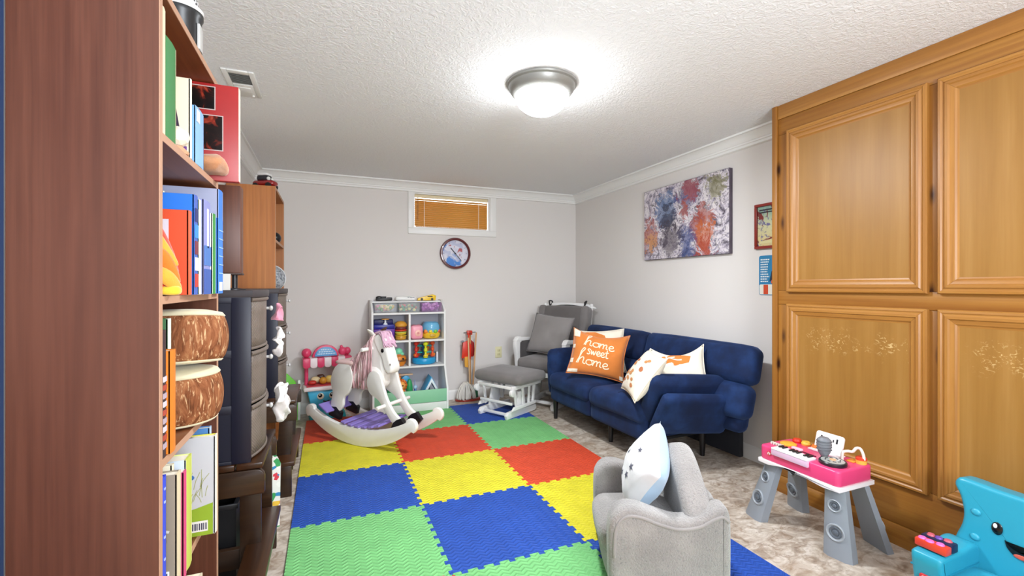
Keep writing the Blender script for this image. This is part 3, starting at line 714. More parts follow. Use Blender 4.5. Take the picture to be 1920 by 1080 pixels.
for x, z in ((.02, .2), (.02, .12)): B().cyl((x, -.004, z), .007, .008, rot=(R(90), 0, 0), seg=12).build('crate_stud', plain('#77777a', .4, .5), cr)
wh = thing('plastic_tub', 'white plastic tub lying on the floor beneath the near table', 'tub', (-.4, 1.86, 0))
B().lathe([(0, 0), (.055, 0), (.07, .08), (.074, .08), (.074, .086), (.066, .086), (.05, .006), (0, .006)], 28).build('tub_body', plain('#dedcd8', .4), wh)
gb = thing('gift_bag', 'colourful patterned paper bag standing behind the near bench plank', 'bag', (-.272, 2.42, 0), .35)
def mk():
    t = NT('patterned_paper'); vo = t.n('ShaderNodeTexVoronoi', i_Vector=t.coord(), i_Scale=42.0); s_ = t.n('ShaderNodeSeparateColor'); t.l(vo.outputs['Color'], s_.inputs[0])
    t.set(t.ramp(s_.outputs[0], [(0., '#e9e6e0'), (.3, '#d8384a'), (.45, '#f0c040'), (.58, '#e9e6e0'), (.7, '#2f84b8'), (.82, '#3a9a58'), (.9, '#f0eee8')], 'CONSTANT'), .5); return t.m
b = B(); b.prism([(-.05, 0), (.05, 0), (.055, .3), (.04, .335), (.0, .325), (-.05, .335)], -.03, .03, 'xz'); b.build('bag_body', mk(), gb)
for y in (-.02, .02): B().tube(smoothline([(-.025, y, .32), (-.015, y, .375), (.015, y, .375), (.025, y, .32)], 5), .0025, 6).build('bag_handle', plain('#e8e6e2', .7), gb)
# ============================================================ BACK WALL
WHITE = plain('#e9e7e3', .4)
# clock: a plain generic stand-in face in the same colours
ck = thing('wall_clock', 'round wall clock with a dark red rim hanging under the small window', 'clock', (1.186, YB, 1.472), rot=(R(90), 0, 0))
B().lathe([(.133, .006), (.133, .03), (.14, .038), (.152, .036), (.158, .026), (.158, .004), (.15, 0), (0, 0)], 48).build('clock_rim', plain('#5d1a1c', .3, coat=.4), ck)
def mk():
    t = NT('blotched_clock_face'); v = t.coord('Object', (9, 9, 9), (3.1, 1.4, 0)); a = t.noise(v, 1.0, 3, .5, .8); b = t.noise(t.coord('Object', (7, 7, 7), (8, 2, 1)), 1.0, 3, .5, .5)
    c = t.ramp(a, [(.3, '#c9cbdd'), (.5, '#dcdae6'), (.58, '#b9bdd6')]); c = t.mix(t.ramp(b, [(.56, 0.), (.6, 1.)]), c, '#3a7fcf'); c = t.mix(t.ramp(t.noise(t.coord('Object', (10, 10, 10), (1, 7, 3)), 1.0, 2), [(.62, 0.), (.65, 1.)]), c, '#b0525a')
    t.set(c, .4); return t.m
B().cyl((0, 0, .007), .1335, .004, seg=40).build('clock_face', mk(), ck)
for k in range(12): B().box((.118*sin(k*pi/6), .118*cos(k*pi/6), .0105), (.004, .014, .002), rot=(0, 0, -k*pi/6)).build('hour_mark', plain('#5b5f80', .5), ck)
B().box((-.022, .026, .013), (.009, .075, .002), rot=(0, 0, R(40))).build('hour_hand', plain('#22263a', .4), ck)
B().box((.03, -.035, .016), (.006, .1, .002), rot=(0, 0, R(40))).build('minute_hand', plain('#22263a', .4), ck)
B().cyl((0, 0, .015), .008, .012, seg=14).build('clock_pin', plain('#22263a', .4), ck)
# ------------------------------------------------------------ toy shelf
SX, SY = .354, 4.09
ts = thing('toy_shelf', 'white toy shelf with cubbies and a pale green bottom bin against the back wall', 'shelf', (SX, SY, .0128))
W_, D_ = .676, .36
SHW = plain('#e6e5e2', .4); th = .018
side = [(0, 0), (D_, 0), (D_, 1.0), (.24, 1.0), (.106, .9), (.106, .39), (.0, .19)]
for xa in (0, W_-th): B().prism([(y, z) for y, z in side], xa, xa+th, 'yz', .002).build('side_panel', SHW, ts)
B().bb((W_/2-.009, .108, .395), (W_/2+.009, D_-.006, .887)).build('divider', SHW, ts)
for z in (.392, .63, .885): B().bb((th, .107, z-.014), (W_-th, D_-.006, z+.002)).build('shelf', SHW, ts)
B().bb((th, .03, .062), (W_-th, D_-.006, .074)).build('bin_floor', SHW, ts)
B().bb((th-.002, .0, .074), (W_-th+.002, .012, .188), .002).build('bin_front', plain('#8fc9a2', .45), ts)
B().bb((th-.002, .006, 0), (W_-th+.002, .02, .07), .002).build('plinth', SHW, ts)
B().bb((th, D_-.006, 0), (W_-th, D_, .99)).build('back_panel', plain('#bcbcc6', .6), ts)
B().bb((th, .25, .975), (W_-th, D_-.006, .987)).build('top_board', SHW, ts)
def onshelf(x, y, z): return (SX+x, SY+y*.85, z+.0138)
ZT, Z1, Z2, ZB = .8875, .6365, .3985, .0795
# clear bins in the tray
def mk(tint):
    t = NT('clear_tub_plastic'); t.set('#ffffff', .12, 0, .5); t.b.inputs['Base Color'].default_value = lin(tint); t.b.inputs['Alpha'].default_value = .16; return t.m
def beads(parent, box, cols, n, r, seed, name='toy_pieces'):
    rnd = random.Random(seed)
    for q, c in enumerate(cols):
        b = B()
        for k in range(n):
            p = [rnd.uniform(a+r, c_-r) for a, c_ in zip(box[0], box[1])]
            if k % 2: b.ball(p, (r, r*.8, r*.9), 8)
            else: b.box(p, (r*1.7, r*1.3, r*1.4), r*.3, 1, rot=(rnd.random()*3, rnd.random()*3, 0))
        b.build(name, plain(c, .4), parent, kind='stuff')
for k, (x, tint, cols, lab) in enumerate(((.128, '#e4e8ea', ('#e2b84c', '#5fae6a', '#d98aa8', '#f0e0b0'), 'left clear tub with green and yellow pieces in the toy shelf tray'), (.338, '#d8dedd', ('#6fae8c', '#d9606a', '#e6dca0', '#8b9a8f'), 'middle clear tub with green and red pieces in the toy shelf tray'), (.544, '#c79ad0', ('#c08ac6', '#d7a9da', '#b981c0'), 'right clear tub of lilac pieces in the toy shelf tray'))):
    tb = thing('storage_tub', lab, 'tub', onshelf(x, .235, ZT), group='clear tubs on the white toy shelf')
    b = B(); w, d, h = .094, .08, .084
    b.bb((-w, -d, 0), (w, d, .004)); b.bb((-w, -d, .004), (w, -d+.003, h)); b.bb((-w, d-.003, .004), (w, d, h)); b.bb((-w, -d, .004), (-w+.003, d, h)); b.bb((w-.003, -d, .004), (w, d, h)); b.bb((-w-.004, -d-.005, h-.006), (w+.004, -d, h), .002)
    b.build('tub_body', mk(tint), tb)
    beads(tb, ((-w+.004, -d+.004, .005), (w-.004, d-.02, .075 if k < 2 else .09)), cols, 14, .016, k)
zt = .991
tp = thing('toy_blaster', 'black toy lying on the left of the toy shelf top', 'toy', onshelf(.13, .345, zt))
b = B(); b.box((0, 0, .014), (.15, .03, .026), .008); b.ball((-.045, 0, .028), (.03, .016, .018), 14); b.box((.05, 0, .02), (.05, .024, .024), .006); b.build('body', plain('#1a1a1c', .4), tp)
B().cyl((-.01, 0, .034), .008, .06, rot=(0, R(90), 0), seg=12).build('barrel', plain('#2b2b30', .35), tp)
fn = thing('toy_plane', 'white toy with dark markings lying in the middle of the toy shelf top', 'toy', onshelf(.33, .345, zt))
B().soft((0, 0, .02), (.19, .05, .04), .018, 6, .003).build('body', plain('#f0efec', .35), fn, smooth=180)
for k in range(4): B().box((.02+.018*k, -.0255, .03), (.008, .002, .009), .001).build('marking', plain('#4a4a56', .5), fn)
B().prism([(-.02, -.03), (.05, -.03), (.03, .03), (-.01, .03)], .041, .045, 'xy', .001).build('wing', plain('#f0efec', .35), fn)
yt = thing('toy_truck', 'yellow toy lying on the right of the toy shelf top', 'toy', onshelf(.53, .345, zt))
B().prism([(-.09, 0), (.085, 0), (.09, .045), (.06, .058), (-.01, .04), (-.085, .022)], -.022, .022, 'xz', .004).build('body', plain('#eec321', .35), yt)
for x in (-.05, .05): B().cyl((x, -.022, .012), .012, .008, rot=(R(90), 0, 0), seg=14).build('wheel', plain('#2a2620', .5), yt)
B().box((.03, -.0235, .038), (.05, .003, .01), .002).build('stripe', plain('#3a3226', .5), yt)
# upper left cubby
cb = thing('toy_till', 'purple and navy toy box holding a white stand in the upper left cubby', 'toy', onshelf(.12, .27, Z1))
B().prism([(-.085, 0), (.085, 0), (.095, .1), (-.095, .1)], -.07, .07, 'xz', .006).build('box_body', plain('#5a1f8f', .35), cb)
B().box((0, 0, .12), (.185, .14, .04), .008).build('box_lid', plain('#1c1f8a', .35), cb)
B().box((0, .03, .16), (.17, .06, .045), .006).build('box_back', plain('#14165a', .4), cb)
B().lathe([(0, .14), (.022, .14), (.02, .146), (.009, .155), (.008, .186), (0, .186)], 18, c=(.01, -.04, 0)).build('stand', plain('#e8eef6', .35), cb)
B().lathe([(0, .186), (.035, .186), (.035, .193), (0, .197)], 20, c=(.01, -.04, 0)).build('stand_top', plain('#e4a24a', .4), cb)
bg = thing('toy_burger', 'stacking toy burger in brown, red and yellow beside the purple box', 'toy', onshelf(.268, .21, Z1))
for nm, c, r, z0, z1 in (('bun_base', '#c8912f', .05, 0, .03), ('cheese', '#f0cf3c', .054, .03, .038), ('lettuce', '#d8e06a', .055, .062, .072), ('cheese', '#e9c83a', .05, .046, .06), ('tomato', '#d8402c', .055, .078, .092), ('patty', '#7a3a35', .05, .095, .118)):
    B().lathe([(0, z0), (r*.9, z0), (r, z0+(z1-z0)*.3), (r, z0+(z1-z0)*.7), (r*.9, z1), (0, z1)], 26).build(nm, plain(c, .4), bg)
B().lathe([(0, .118), (.05, .118), (.057, .13), (.05, .15), (.03, .165), (0, .17)], 26).build('bun_top', plain('#d99a34', .4), bg)
B().cyl((0, 0, .06), .02, .118, seg=14).build('core', plain('#c8912f', .5), bg)
# upper right cubby
pk = thing('pink_toy', 'pink square toy with a round dial in the upper right cubby of the toy shelf', 'toy', onshelf(.412, .22, Z1))
B().soft((0, 0, .062), (.11, .09, .124), .02, 8, .004).build('body', plain('#ef9fb0', .35), pk, smooth=180)
B().cyl((.008, -.05, .055), .03, .006, rot=(R(90), 0, 0), seg=24, bev=.002).build('dial', plain('#f2b9a8', .35), pk)
B().cyl((.008, -.054, .055), .012, .006, rot=(R(90), 0, 0), seg=16).build('button', plain('#d98a86', .35), pk)
b = B()
for x in (-.025, .02): b.cyl((x, 0, .126), .012, .008, seg=14)
b.build('top_button', plain('#d9607a', .35), pk)
fb = thing('toy_fishbowl', 'yellow and blue toy fishbowl beside the pink toy in the toy shelf', 'toy', onshelf(.555, .25, Z1))
B().lathe([(0, 0), (.07, 0), (.085, .02), (.088, .04), (.075, .055), (0, .055)], 30).build('bowl_base', plain('#efc22f', .35), fb)
B().lathe([(.074, .055), (.084, .085), (.08, .12), (.068, .142), (.072, .148), (.06, .148), (.05, .13), (0, .12)], 30).build('bowl', plain('#6fb3d8', .2), fb)
for a, c, r in ((-2.4, '#e8872c', .022), (-1.2, '#7cc23c', .02), (-.5, '#d2553a', .018), (-1.8, '#f0d23c', .018)): B().ball((.076*cos(a), .076*sin(a), .065), (r, r*.7, r), 14).build('fish', plain(c, .35), fb)
B().ball((0, -.084, .028), (.03, .008, .016), 14).build('badge', plain('#c9a13a', .4), fb)
# middle left cubby
tt = thing('toy_turtle', 'toy with an orange bowl and a mint green top in the middle left cubby', 'toy', onshelf(.248, .2, Z2))
B().lathe([(0, 0), (.05, 0), (.066, .03), (.07, .06), (.062, .085), (.03, .095), (0, .095)], 28).build('bowl', plain('#e08528', .4), tt)
B().lathe([(.0705, .04), (.073, .05), (.0705, .06)], 28).build('band', plain('#7d4a1e', .4), tt)
for x in (-.03, .03): B().ball((x, -.058, .065), (.012, .01, .012), 12).build('eye', plain('#3a2a1a', .3), tt)
b = B(); b.ball((0, 0, .125), (.036, .03, .034), 16); b.ball((-.025, -.01, .1), (.018, .016, .014), 12); b.ball((.028, -.012, .105), (.02, .016, .016), 12); b.build('creature', plain('#7fd8ad', .4), tt, smooth=180)
B().cyl((0, 0, .098), .03, .012, seg=18).build('cap', plain('#d9704a', .4), tt)
# middle right cubby: carousel
cs = thing('toy_carousel', 'toy carousel on a round blue base in the middle right cubby', 'toy', onshelf(.492, .272, Z2)); cs.scale = (.96, .96, .96)
B().lathe([(0, 0), (.108, 0), (.116, .012), (.116, .04), (.105, .056), (0, .06)], 36).build('base', plain('#1f9ad0', .35), cs)
B().cyl((0, 0, .12), .02, .125, seg=16).build('hub', plain('#155f8a', .4), cs)
for z in (.1, .165):
    b = B()
    for k in range(5): a = 2*pi*k/5-pi/2; b.tube([(0, 0, z), (.075*cos(a), .075*sin(a), z+.006)], .006, 8)
    b.build('spokes', plain('#2ab0a8', .35), cs)
for k, c in enumerate(('#d9e02a', '#e0562c', '#e8902c', '#c8502c', '#d8382c')):
    a = 2*pi*k/5-pi/2; x, y = .085*cos(a), .085*sin(a)
    p = B(); p.lathe([(0, .06), (.022, .062), (.025, .075), (.012, .09), (.01, .115), (.018, .125), (.018, .145), (.01, .155), (.011, .175), (.022, .185), (.024, .2), (.015, .212), (0, .214)], 16, c=(x, y, 0)); q = p.build('figure_post', plain(c, .35), cs)
    B().ball((x*1.16, y*1.16, .082), (.024, .015, .015), 12, rot=(0, 0, a+1.57)).build('animal', plain(('#e8c23a', '#e87a2c', '#f0a03a', '#e05a2c', '#e8702c')[k], .4), q)
B().bb((.12, -.03, 0), (.136, .03, .105), .004).build('side_post', plain('#dfe3e8', .4), cs)
# bottom bin
ln = thing('toy_lion', 'small orange lion-faced toy between green leaves in the bottom bin of the toy shelf', 'toy', onshelf(.25, .1, ZB))
OR2 = plain('#e6862a', .45)
B().soft((0, 0, .06), (.09, .07, .12), .03, 8, .004).build('body', OR2, ln, smooth=180)
b = B()
for k in range(11): a = 2*pi*k/11; b.ball((.045*cos(a), -.0, .15+.042*sin(a)), (.02, .024, .02), 10)
b.build('mane', plain('#c9641c', .5), ln, smooth=180)
hd = B().ball((0, -.012, .148), (.045, .036, .042), 18).build('head', plain('#f0a850', .45), ln, smooth=180)
for x in (-.016, .016): B().ball((x, -.047, .155), (.006, .004, .008), 10).build('eye', plain('#15100c', .2), hd)
B().ball((0, -.05, .14), (.016, .008, .011), 12).build('muzzle', plain('#f3dcc0', .45), hd); B().ball((0, -.058, .145), (.006, .004, .004), 10).build('nose', plain('#3a1d10', .3), hd)
for x in (-.032, .032): B().ball((x, -.01, .186), (.013, .009, .013), 10).build('ear', OR2, hd)
for x, s_ in ((-.085, 1), (.085, 1)):
    B().ball((x, .02, .1), (.03, .028, .1), 14).build('leaf_post', plain('#2f9a58', .4), ln, smooth=180)
    B().ball((x, -.012, .05), (.018, .012, .03), 12).build('flower', plain('#e89a2c', .4), ln, smooth=180)
B().box((.02, .05, .235), (.2, .04, .012), .005).build('canopy_bar', plain('#c9a98c', .5), ln)
B().cyl((.0, .05, .215), .012, .06, seg=12).build('canopy_post', plain('#e08a3a', .5), ln)
B().cyl((.055, .045, .19), .038, .03, rot=(R(90), 0, 0), seg=24, bev=.006).build('wheel', plain('#3a9ac8', .4), ln)
fg = thing('toy_figures', 'small blue and red toy figure standing between the lion toy and the toy tent', 'toy', onshelf(.389, .125, ZB))
for nm, c, x, y, r, h in (('figure_body', '#4b7fc0', 0, 0, .018, .1), ('figure_leg', '#b7402e', .0, -.018, .014, .06), ('figure_pole', '#9aa0c4', .0, .03, .008, .18)):
    B().lathe([(0, 0), (r, 0), (r*1.1, h*.3), (r*.7, h*.8), (r*.5, h), (0, h)], 14, c=(x, y, 0)).build(nm, plain(c, .4), fg)
B().ball((0, 0, .118), .02, 12).build('figure_head', plain('#a8cbe4', .4), fg)
tn = thing('toy_tent', 'blue and white triangular toy tent in the bottom bin of the toy shelf', 'toy', onshelf(.53, .16, ZB))
a_, h_ = .1, .2
for s_ in (-1, 1):
    B().prism([(s_*a_, .018), (s_*(a_-.02), .018), (s_*-.002, h_-.02), (0, h_+.012)], -.075, .08, 'xz', .002).build('tent_side', plain('#4aa8d8', .45), tn)
    B().prism([(s_*a_, .02), (s_*(a_-.022), .02), (s_*-.0, h_-.038), (0, h_)], -.085, -.077, 'xz', .001).build('tent_trim', plain('#e2ecf2', .4), tn)
B().prism([(-.05, .018), (0, .15), (.0, .018)], .0, .006, 'xz').build('tent_lining', plain('#22465a', .6), tn)
B().box((0, 0, .009), (.21, .19, .018), .005).build('tent_floor', plain('#5a6a74', .5), tn)
B().ball((.012, -.05, .035), (.03, .018, .016), 12).build('tent_figure', plain('#e8a83c', .4), tn)
# ------------------------------------------------------------ toy kitchen kiosk
kx = thing('toy_kiosk', 'pink and blue toy food stand with awning and smiling face by the back wall', 'toy', (-.008, 4.272, 0), R(6))
PK, PW, BLU = plain('#e0446c', .35), plain('#f2e3e4', .4), plain('#3fb2d8', .35)
B().prism([(-.125, .06), (.125, .06), (.165, .255), (-.165, .255)], -.06, .09, 'xz', .012).build('stand_body', BLU, kx)
B().prism([(-.15, 0), (.15, 0), (.13, .07), (-.13, .07)], -.075, .11, 'xz', .01).build('stand_foot', plain('#37b4c4', .4), kx)
B().box((0, .01, .268), (.39, .2, .035), .012).build('counter', plain('#f0e4e2', .35), kx)
B().bb((-.17, -.075, .285), (.17, .1, .292), .002).build('counter_tray', plain('#c8404a', .4), kx)
for x in (-.165, .165): B().cyl((x, .04, .4), .016, .27, seg=16).build('post', PK, kx)
n = 7
for k in range(n):
    x0 = -.196+k*.392/n; x1 = x0+.392/n
    pts = [(-.07, .455), (.0, .525), (.085, .53), (.085, .5), (-.06, .448)]
    b = B(); xs = [(x0+x1)/2+(x1-x0)/2*cos(R(a)) for a in range(180, 361, 20)]; zs = [.462+.02*sin(R(a)) for a in range(180, 361, 20)]
    b.prism(list(zip(xs, zs))+[(x1, .524), (x0, .524)], -.055, .085, 'xz', .003); b.build('awning_stripe', PK if k % 2 == 0 else PW, kx)
arch = [(-.12, .524), (.095, .524)]+[(-.012+.108*cos(R(a)), .524+.095*sin(R(a))) for a in range(0, 181, 12)]
arch2 = [(-.012+.108*cos(R(a)), .527+.1*sin(R(a))) for a in range(0, 181, 12)]
B().prism(arch2, .0, .05, 'xz', .006).build('sign_board', PK, kx)
B().prism([(-.012+.09*cos(R(a)), .532+.08*sin(R(a))) for a in range(0, 181, 12)], -.008, .004, 'xz', .002).build('sign_panel', plain('#5d9fd0', .4), kx)
b = B()
for z, x0, x1 in ((.585, -.05, .03), (.567, -.07, .05), (.549, -.08, .06)):
    x = x0
    while x < x1: b.bb((x, -.01, z), (x+.009, -.008, z+.009)); x += .0135
b.build('sign_lettering', plain('#d5e6f2', .4), kx, kind='stuff')
B().ball((-.165, .03, .565), .04, 20).build('finial', PK, kx)
b = B(); b.ball((.128, .02, .565), (.036, .03, .036), 16); b.ball((.168, .02, .565), (.03, .028, .034), 16); b.ball((.118, .02, .6), (.014, .012, .02), 10); b.build('finial', PK, kx, smooth=180)
for x in (-.06, .035):
    e = B().ball((x, -.064, .2), (.028, .008, .028), 18).build('eye', plain('#efe9d2', .3), kx); B().ball((x-.004, -.071, .208), (.017, .005, .018), 14).build('pupil', plain('#141414', .2), e); B().ball((x-.008, -.0755, .213), .005, 8).build('glint', plain('#ffffff', .2), e)
B().tube(smoothline([(-.04, -.062, .158), (-.015, -.0635, .15), (.012, -.062, .157)], 5), .0055, 8).build('mouth', plain('#2a1416', .4), kx)
def kt(n_, lab, c, x, y, s_):
    f = B(); f.soft((0, 0, s_[2]/2), s_, min(s_)*.45, 6, .003); o = f.build('toy_food', plain(c, .4), smooth=180); o.location = (-.008+x, 4.272+y, .2975); tag(o, lab, 'toy food', 'toy food on the kiosk counter'); return o
kt(0, 'red toy food at the left end of the kiosk counter', '#c8382c', -.12, -.02, (.06, .05, .03)); kt(1, 'cream toy bun behind the red toy food on the kiosk counter', '#ecd9a6', -.095, .045, (.075, .05, .05))
kt(2, 'dark brown toy sausage on the kiosk counter', '#4a2618', -.055, .055, (.06, .03, .065)); kt(3, 'golden toy food in the middle of the kiosk counter', '#d8972f', -.035, -.025, (.055, .05, .055)); kt(4, 'pale yellow toy food right of the golden one on the kiosk counter', '#efd06a', .015, .0, (.06, .05, .062)); kt(5, 'mint white toy cup at the right end of the kiosk counter', '#c9e0d2', .085, .0, (.045, .045, .06))
gs = thing('toy_slide', 'lime green curved toy panel standing left of the kiosk', 'toy', (-.31, 4.26, 0), .2)
b = B(); b.prism([(-.07, 0), (.07, 0), (.085, .2), (.05, .33), (-.01, .4), (-.07, .42)], -.012, .012, 'xz', .004); b.build('panel', plain('#6fd03c', .4), gs)
B().bb((.066, -.02, .0), (.088, .02, .34), .006).build('edge_post', plain('#dfeadf', .4), gs)
# ------------------------------------------------------------ broom set
br = thing('toy_broom_set', 'toy cleaning set of mop, broom and red dustpan on a wooden stand', 'toy', (1.3, 4.37, 0))
B().lathe([(0, 0), (.13, 0), (.135, .008), (.125, .018), (.02, .022), (0, .022)], 36, sx=1, sy=.52).build('stand_base', plain('#b03a2a', .4), br)
PW2 = plain('#c98f52', .5, var=.15)
B().cyl((.02, 0, .34), .0095, .64, seg=12).build('stand_pole', PW2, br)
B().box((.012, -.004, .675), (.055, .04, .045), .008).build('stand_head', plain('#c8321e', .35), br)
b = B(); b.tube([(-.05, -.01, .675), (.075, -.01, .68)], .004, 8); b.tube([(.012, -.06, .672), (.012, .045, .672)], .004, 8); b.build('hook', plain('#5a5a5e', .3, .6), br)
dp = B(); dp.prism([(-.02, .43), (.06, .43), (.075, .46), (.068, .57), (.03, .605), (-.0, .57)], .012, .03, 'xz', .003); dp.build('dustpan_back', plain('#9a1f1c', .4), br)
b = B(); b.prism([(-.075, .43), (.018, .41), (.026, .55), (-.005, .605), (-.06, .58)], -.032, -.018, 'xz', .003); b.prism([(-.012, .59), (.002, .59), (.006, .67), (-.006, .67)], -.03, -.02, 'xz'); o = b.build('dustpan', plain('#d8331c', .35), br)
b = B(); b.prism([(-.042, .34), (-.004, .33), (.006, .44), (-.046, .44)], -.036, -.016, 'xz', .002); b.build('brush_bristles', plain('#e0a23a', .7), br)
B().cyl((-.062, -.01, .5), .0065, .2, seg=10).build('tool_handle', plain('#8c4a30', .5), br)
B().box((-.062, -.012, .59), (.03, .012, .02), .003).build('tool_grip', plain('#7e8288', .4), br)
B().cyl((.055, -.045, .42), .0075, .52, rot=(R(2), R(3), 0), seg=10).build('broom_handle', plain('#d8a878', .5), br)
b = B(); b.prism([(.035, .03), (.092, .03), (.085, .12), (.05, .125)], -.05, -.02, 'xz', .004); b.build('broom_bristles', plain('#1f5a3a', .8), br)
B().cyl((-.005, -.05, .38), .0075, .5, rot=(0, R(-2), 0), seg=10).build('mop_handle', plain('#dcb488', .5), br)
b = B(); rnd = random.Random(5)
for k in range(60):
    a = rnd.uniform(0, 2*pi); q = rnd.random()**.5; rx, ry = .088*q*cos(a), .055*q*sin(a)
    b.tube(smoothline([(-.04+rx*.15, -.05+ry*.2, .19), (-.04+rx*.7, -.05+ry*.7, .155-.02*rnd.random()), (-.04+rx*1.05, -.05+ry, .09), (-.04+rx*1.15, -.05+ry*1.05, .026+.008*rnd.random())], 3), .0072, 6)
b.build('mop_strings', plain('#ded9d0', .9), br, kind='stuff', smooth=180)
B().lathe([(0, .19), (.014, .188), (.03, .165), (.034, .15), (.03, .142), (0, .142)], 20, c=(-.04, -.05, 0)).build('mop_head', plain('#b9c8dc', .4), br)
# ------------------------------------------------------------ rocking horse
O = (.312, 3.49, .0128)
hs = thing('rocking_horse', 'white wooden rocking horse with pink yarn mane and purple slats on the foam mat', 'rocking horse', O, math.atan2(-.73, .683))
HW = plain('#efece6', .42, var=.05); HP = plain('#e6c4c0', .45)
def rocker(y):
    Rr, Rb = .76, .0
    out = []; n = 22; zc = Rr
    top = []; 
    for k in range(n+1):
        a = -.66+1.32*k/n; w = .125-.055*abs(a/.66)**1.4
        out.append((Rr*sin(a), zc-Rr*cos(a))); top.append(((Rr-w)*sin(a), zc-(Rr-w)*cos(a)))
    def curl(end, tp, s):
        c = ((end[0]+tp[0])/2+s*.015, (end[1]+tp[1])/2+.008); r = .05; a0 = math.atan2(end[1]-c[1], end[0]-c[0]); a1 = math.atan2(tp[1]-c[1], tp[0]-c[0])
        if s > 0:
            if a1 < a0: a1 += 2*pi
        else:
            if a1 > a0: a1 -= 2*pi
        return [(c[0]+r*cos(a0+(a1-a0)*k/10), c[1]+r*sin(a0+(a1-a0)*k/10)) for k in range(1, 10)]
    pts = out+curl(out[-1], top[-1], 1)+top[::-1]+curl(out[0], top[0], -1)[::-1]
    return B().prism(pts, y-.016, y+.016, 'xz', .005)
rocker(-.155).build('rocker', HW, hs); rocker(.155).build('rocker', HW, hs)
PUR = plain('#8a78c4', .45); rt = .76-.128
for k, a in enumerate((-.55, -.215, -.115, -.015, .085, .185, .285)):
    w = .1 if k == 0 else .042
    B().box((rt*sin(a), 0, .76-rt*cos(a)+.005), (w, .345, .016), .004, 1, rot=(0, -a, 0)).build('foot_slat', PUR, hs)
# body
def ring(c, ry, rz, k=14): return [(c[0], c[1]+ry*cos(2*pi*j/k), c[2]+rz*sin(2*pi*j/k)) for j in range(k)]
b = B(); b.soft((-.075, 0, .46), (.4, .15, .185), .07, 10, (.012, .006, .01)); b.build('body', HW, hs, smooth=180)
def plate(pts, y0, y1, name='leg_plate', m=None, bev=.006):
    return B().prism([(v.x, v.y) for v in smoothline([(x, z, 0) for x, z in pts], 5, True)], y0, y1, 'xz', bev).build(name, m or HW, hs)
for s_ in (-1, 1):
    ya, yb = sorted((s_*.072, s_*.1))
    plate([(-.31, .34), (-.33, .42), (-.29, .52), (-.21, .565), (-.135, .53), (-.115, .44), (-.15, .35), (-.2, .3), (-.21, .24), (-.25, .19), (-.3, .15), (-.335, .185), (-.325, .26)], ya, yb, 'hind_leg')
    plate([(.02, .43), (.04, .5), (.09, .525), (.14, .5), (.165, .43), (.2, .34), (.26, .25), (.33, .19), (.305, .15), (.255, .17), (.195, .235), (.13, .315), (.05, .36)], ya, yb, 'front_leg')
    HB = plain('#16141a', .35)
    B().prism([(-.345, .16), (-.24, .135), (-.225, .19), (-.27, .23), (-.345, .225)], ya-.003, yb+.003, 'xz', .004).build('hind_hoof', HB, hs)
    B().prism([(.235, .125), (.33, .115), (.375, .165), (.33, .215), (.29, .2), (.262, .178)], ya-.003, yb+.003, 'xz', .004).build('front_hoof', HB, hs)
B().cyl((.185, 0, .285), .0135, .36, rot=(R(90), 0, 0), seg=14, bev=.004).build('foot_peg', HW, hs)
B().soft((-.2, 0, .562), (.17, .2, .03), .013, 6, .003).build('saddle', HP, hs, smooth=180)
# neck and head
nk = [(v.x, v.y) for v in smoothline([(-.1, .5), (-.03, .43), (.1, .43), (.132, .49), (.118, .57), (.125, .66), (.1, .745), (.04, .77), (-.02, .71), (-.06, .61)], 4, True)]
B().pad(nk, -.045, .045, .022).build('neck', HW, hs, smooth=60)
hd = [(v.x, v.y) for v in smoothline([(.03, .74), (.07, .782), (.12, .765), (.158, .7), (.19, .61), (.212, .545), (.2, .508), (.165, .5), (.128, .535), (.1, .61), (.06, .67)], 4, True)]
B().pad(hd, -.05, .05, .024).build('head', HW, hs, smooth=60)
B().cyl((.02, 0, .675), .014, .3, rot=(R(90), 0, 0), seg=14, bev=.004).build('handle_peg', HW, hs)
for s_, c in ((-1, '#efece6'), (1, '#4a2a1a')):
    b = B(); b.tube(smoothline([(.03, s_*.035, .765), (.03, s_*.07, .8), (.035, s_*.105, .82)], 4), [.02, .022, .024, .024, .022, .018, .013, .008, .002], 10, flat=.45); b.build('ear', plain(c, .5), hs, smooth=180)
for s_ in (-1, 1):
    B().ball((.125, s_*.052, .665), (.013, .006, .015), 14).build('eye', plain('#0d0c10', .15), hs)
    B().ball((.195, s_*.05, .57), (.006, .004, .008), 8).build('nostril', plain('#8d807c', .5), hs)
b = B(); rnd = random.Random(11)
for k in range(96):
    s_ = -1 if k % 5 else 1; u = rnd.random(); x0, z0 = .05-.12*u, .785-.16*u
    L_ = .24+.12*rnd.random()+.06*(1-u); y = s_*(.054+.026*rnd.random()); dx = -.02-.13*u+rnd.uniform(-.03, .03)
    w = rnd.uniform(.006, .012)
    b.tube(smoothline([(x0, s_*.01, z0), (x0+dx*.35, y*.9, z0-.03), (x0+dx*.8+rnd.uniform(-.01, .01), y+s_*.01, z0-L_*.5), (x0+dx+rnd.uniform(-.015, .015), y+s_*rnd.uniform(0, .015), max(.38, z0-L_))], 4), .0062, 5)
def mk():
    t = NT('mane_yarn'); t.set(t.ramp(t.noise(t.coord('Object', (60, 60, 9)), 1.0, 3), [(.34, '#8c6c6a'), (.44, '#c08f94'), (.54, '#e0b9bd'), (.62, '#ecd6d2'), (.72, '#9c7672')]), .9, sheen=.2); return t.m
b.build('mane', mk(), hs, kind='stuff', smooth=180)
b = B()
for k in range(34):
    y = rnd.uniform(-.05, .05); x0 = .045+rnd.uniform(0, .035)
    b.tube(smoothline([(x0-.02, y*.6, .785), (x0+.04, y, .788+rnd.uniform(-.005, .01)), (.118+rnd.uniform(.0, .02), y*1.15, .745), (.15+rnd.uniform(0, .022), y*1.2, .695+rnd.uniform(-.015, .02))], 4), .0062, 5)
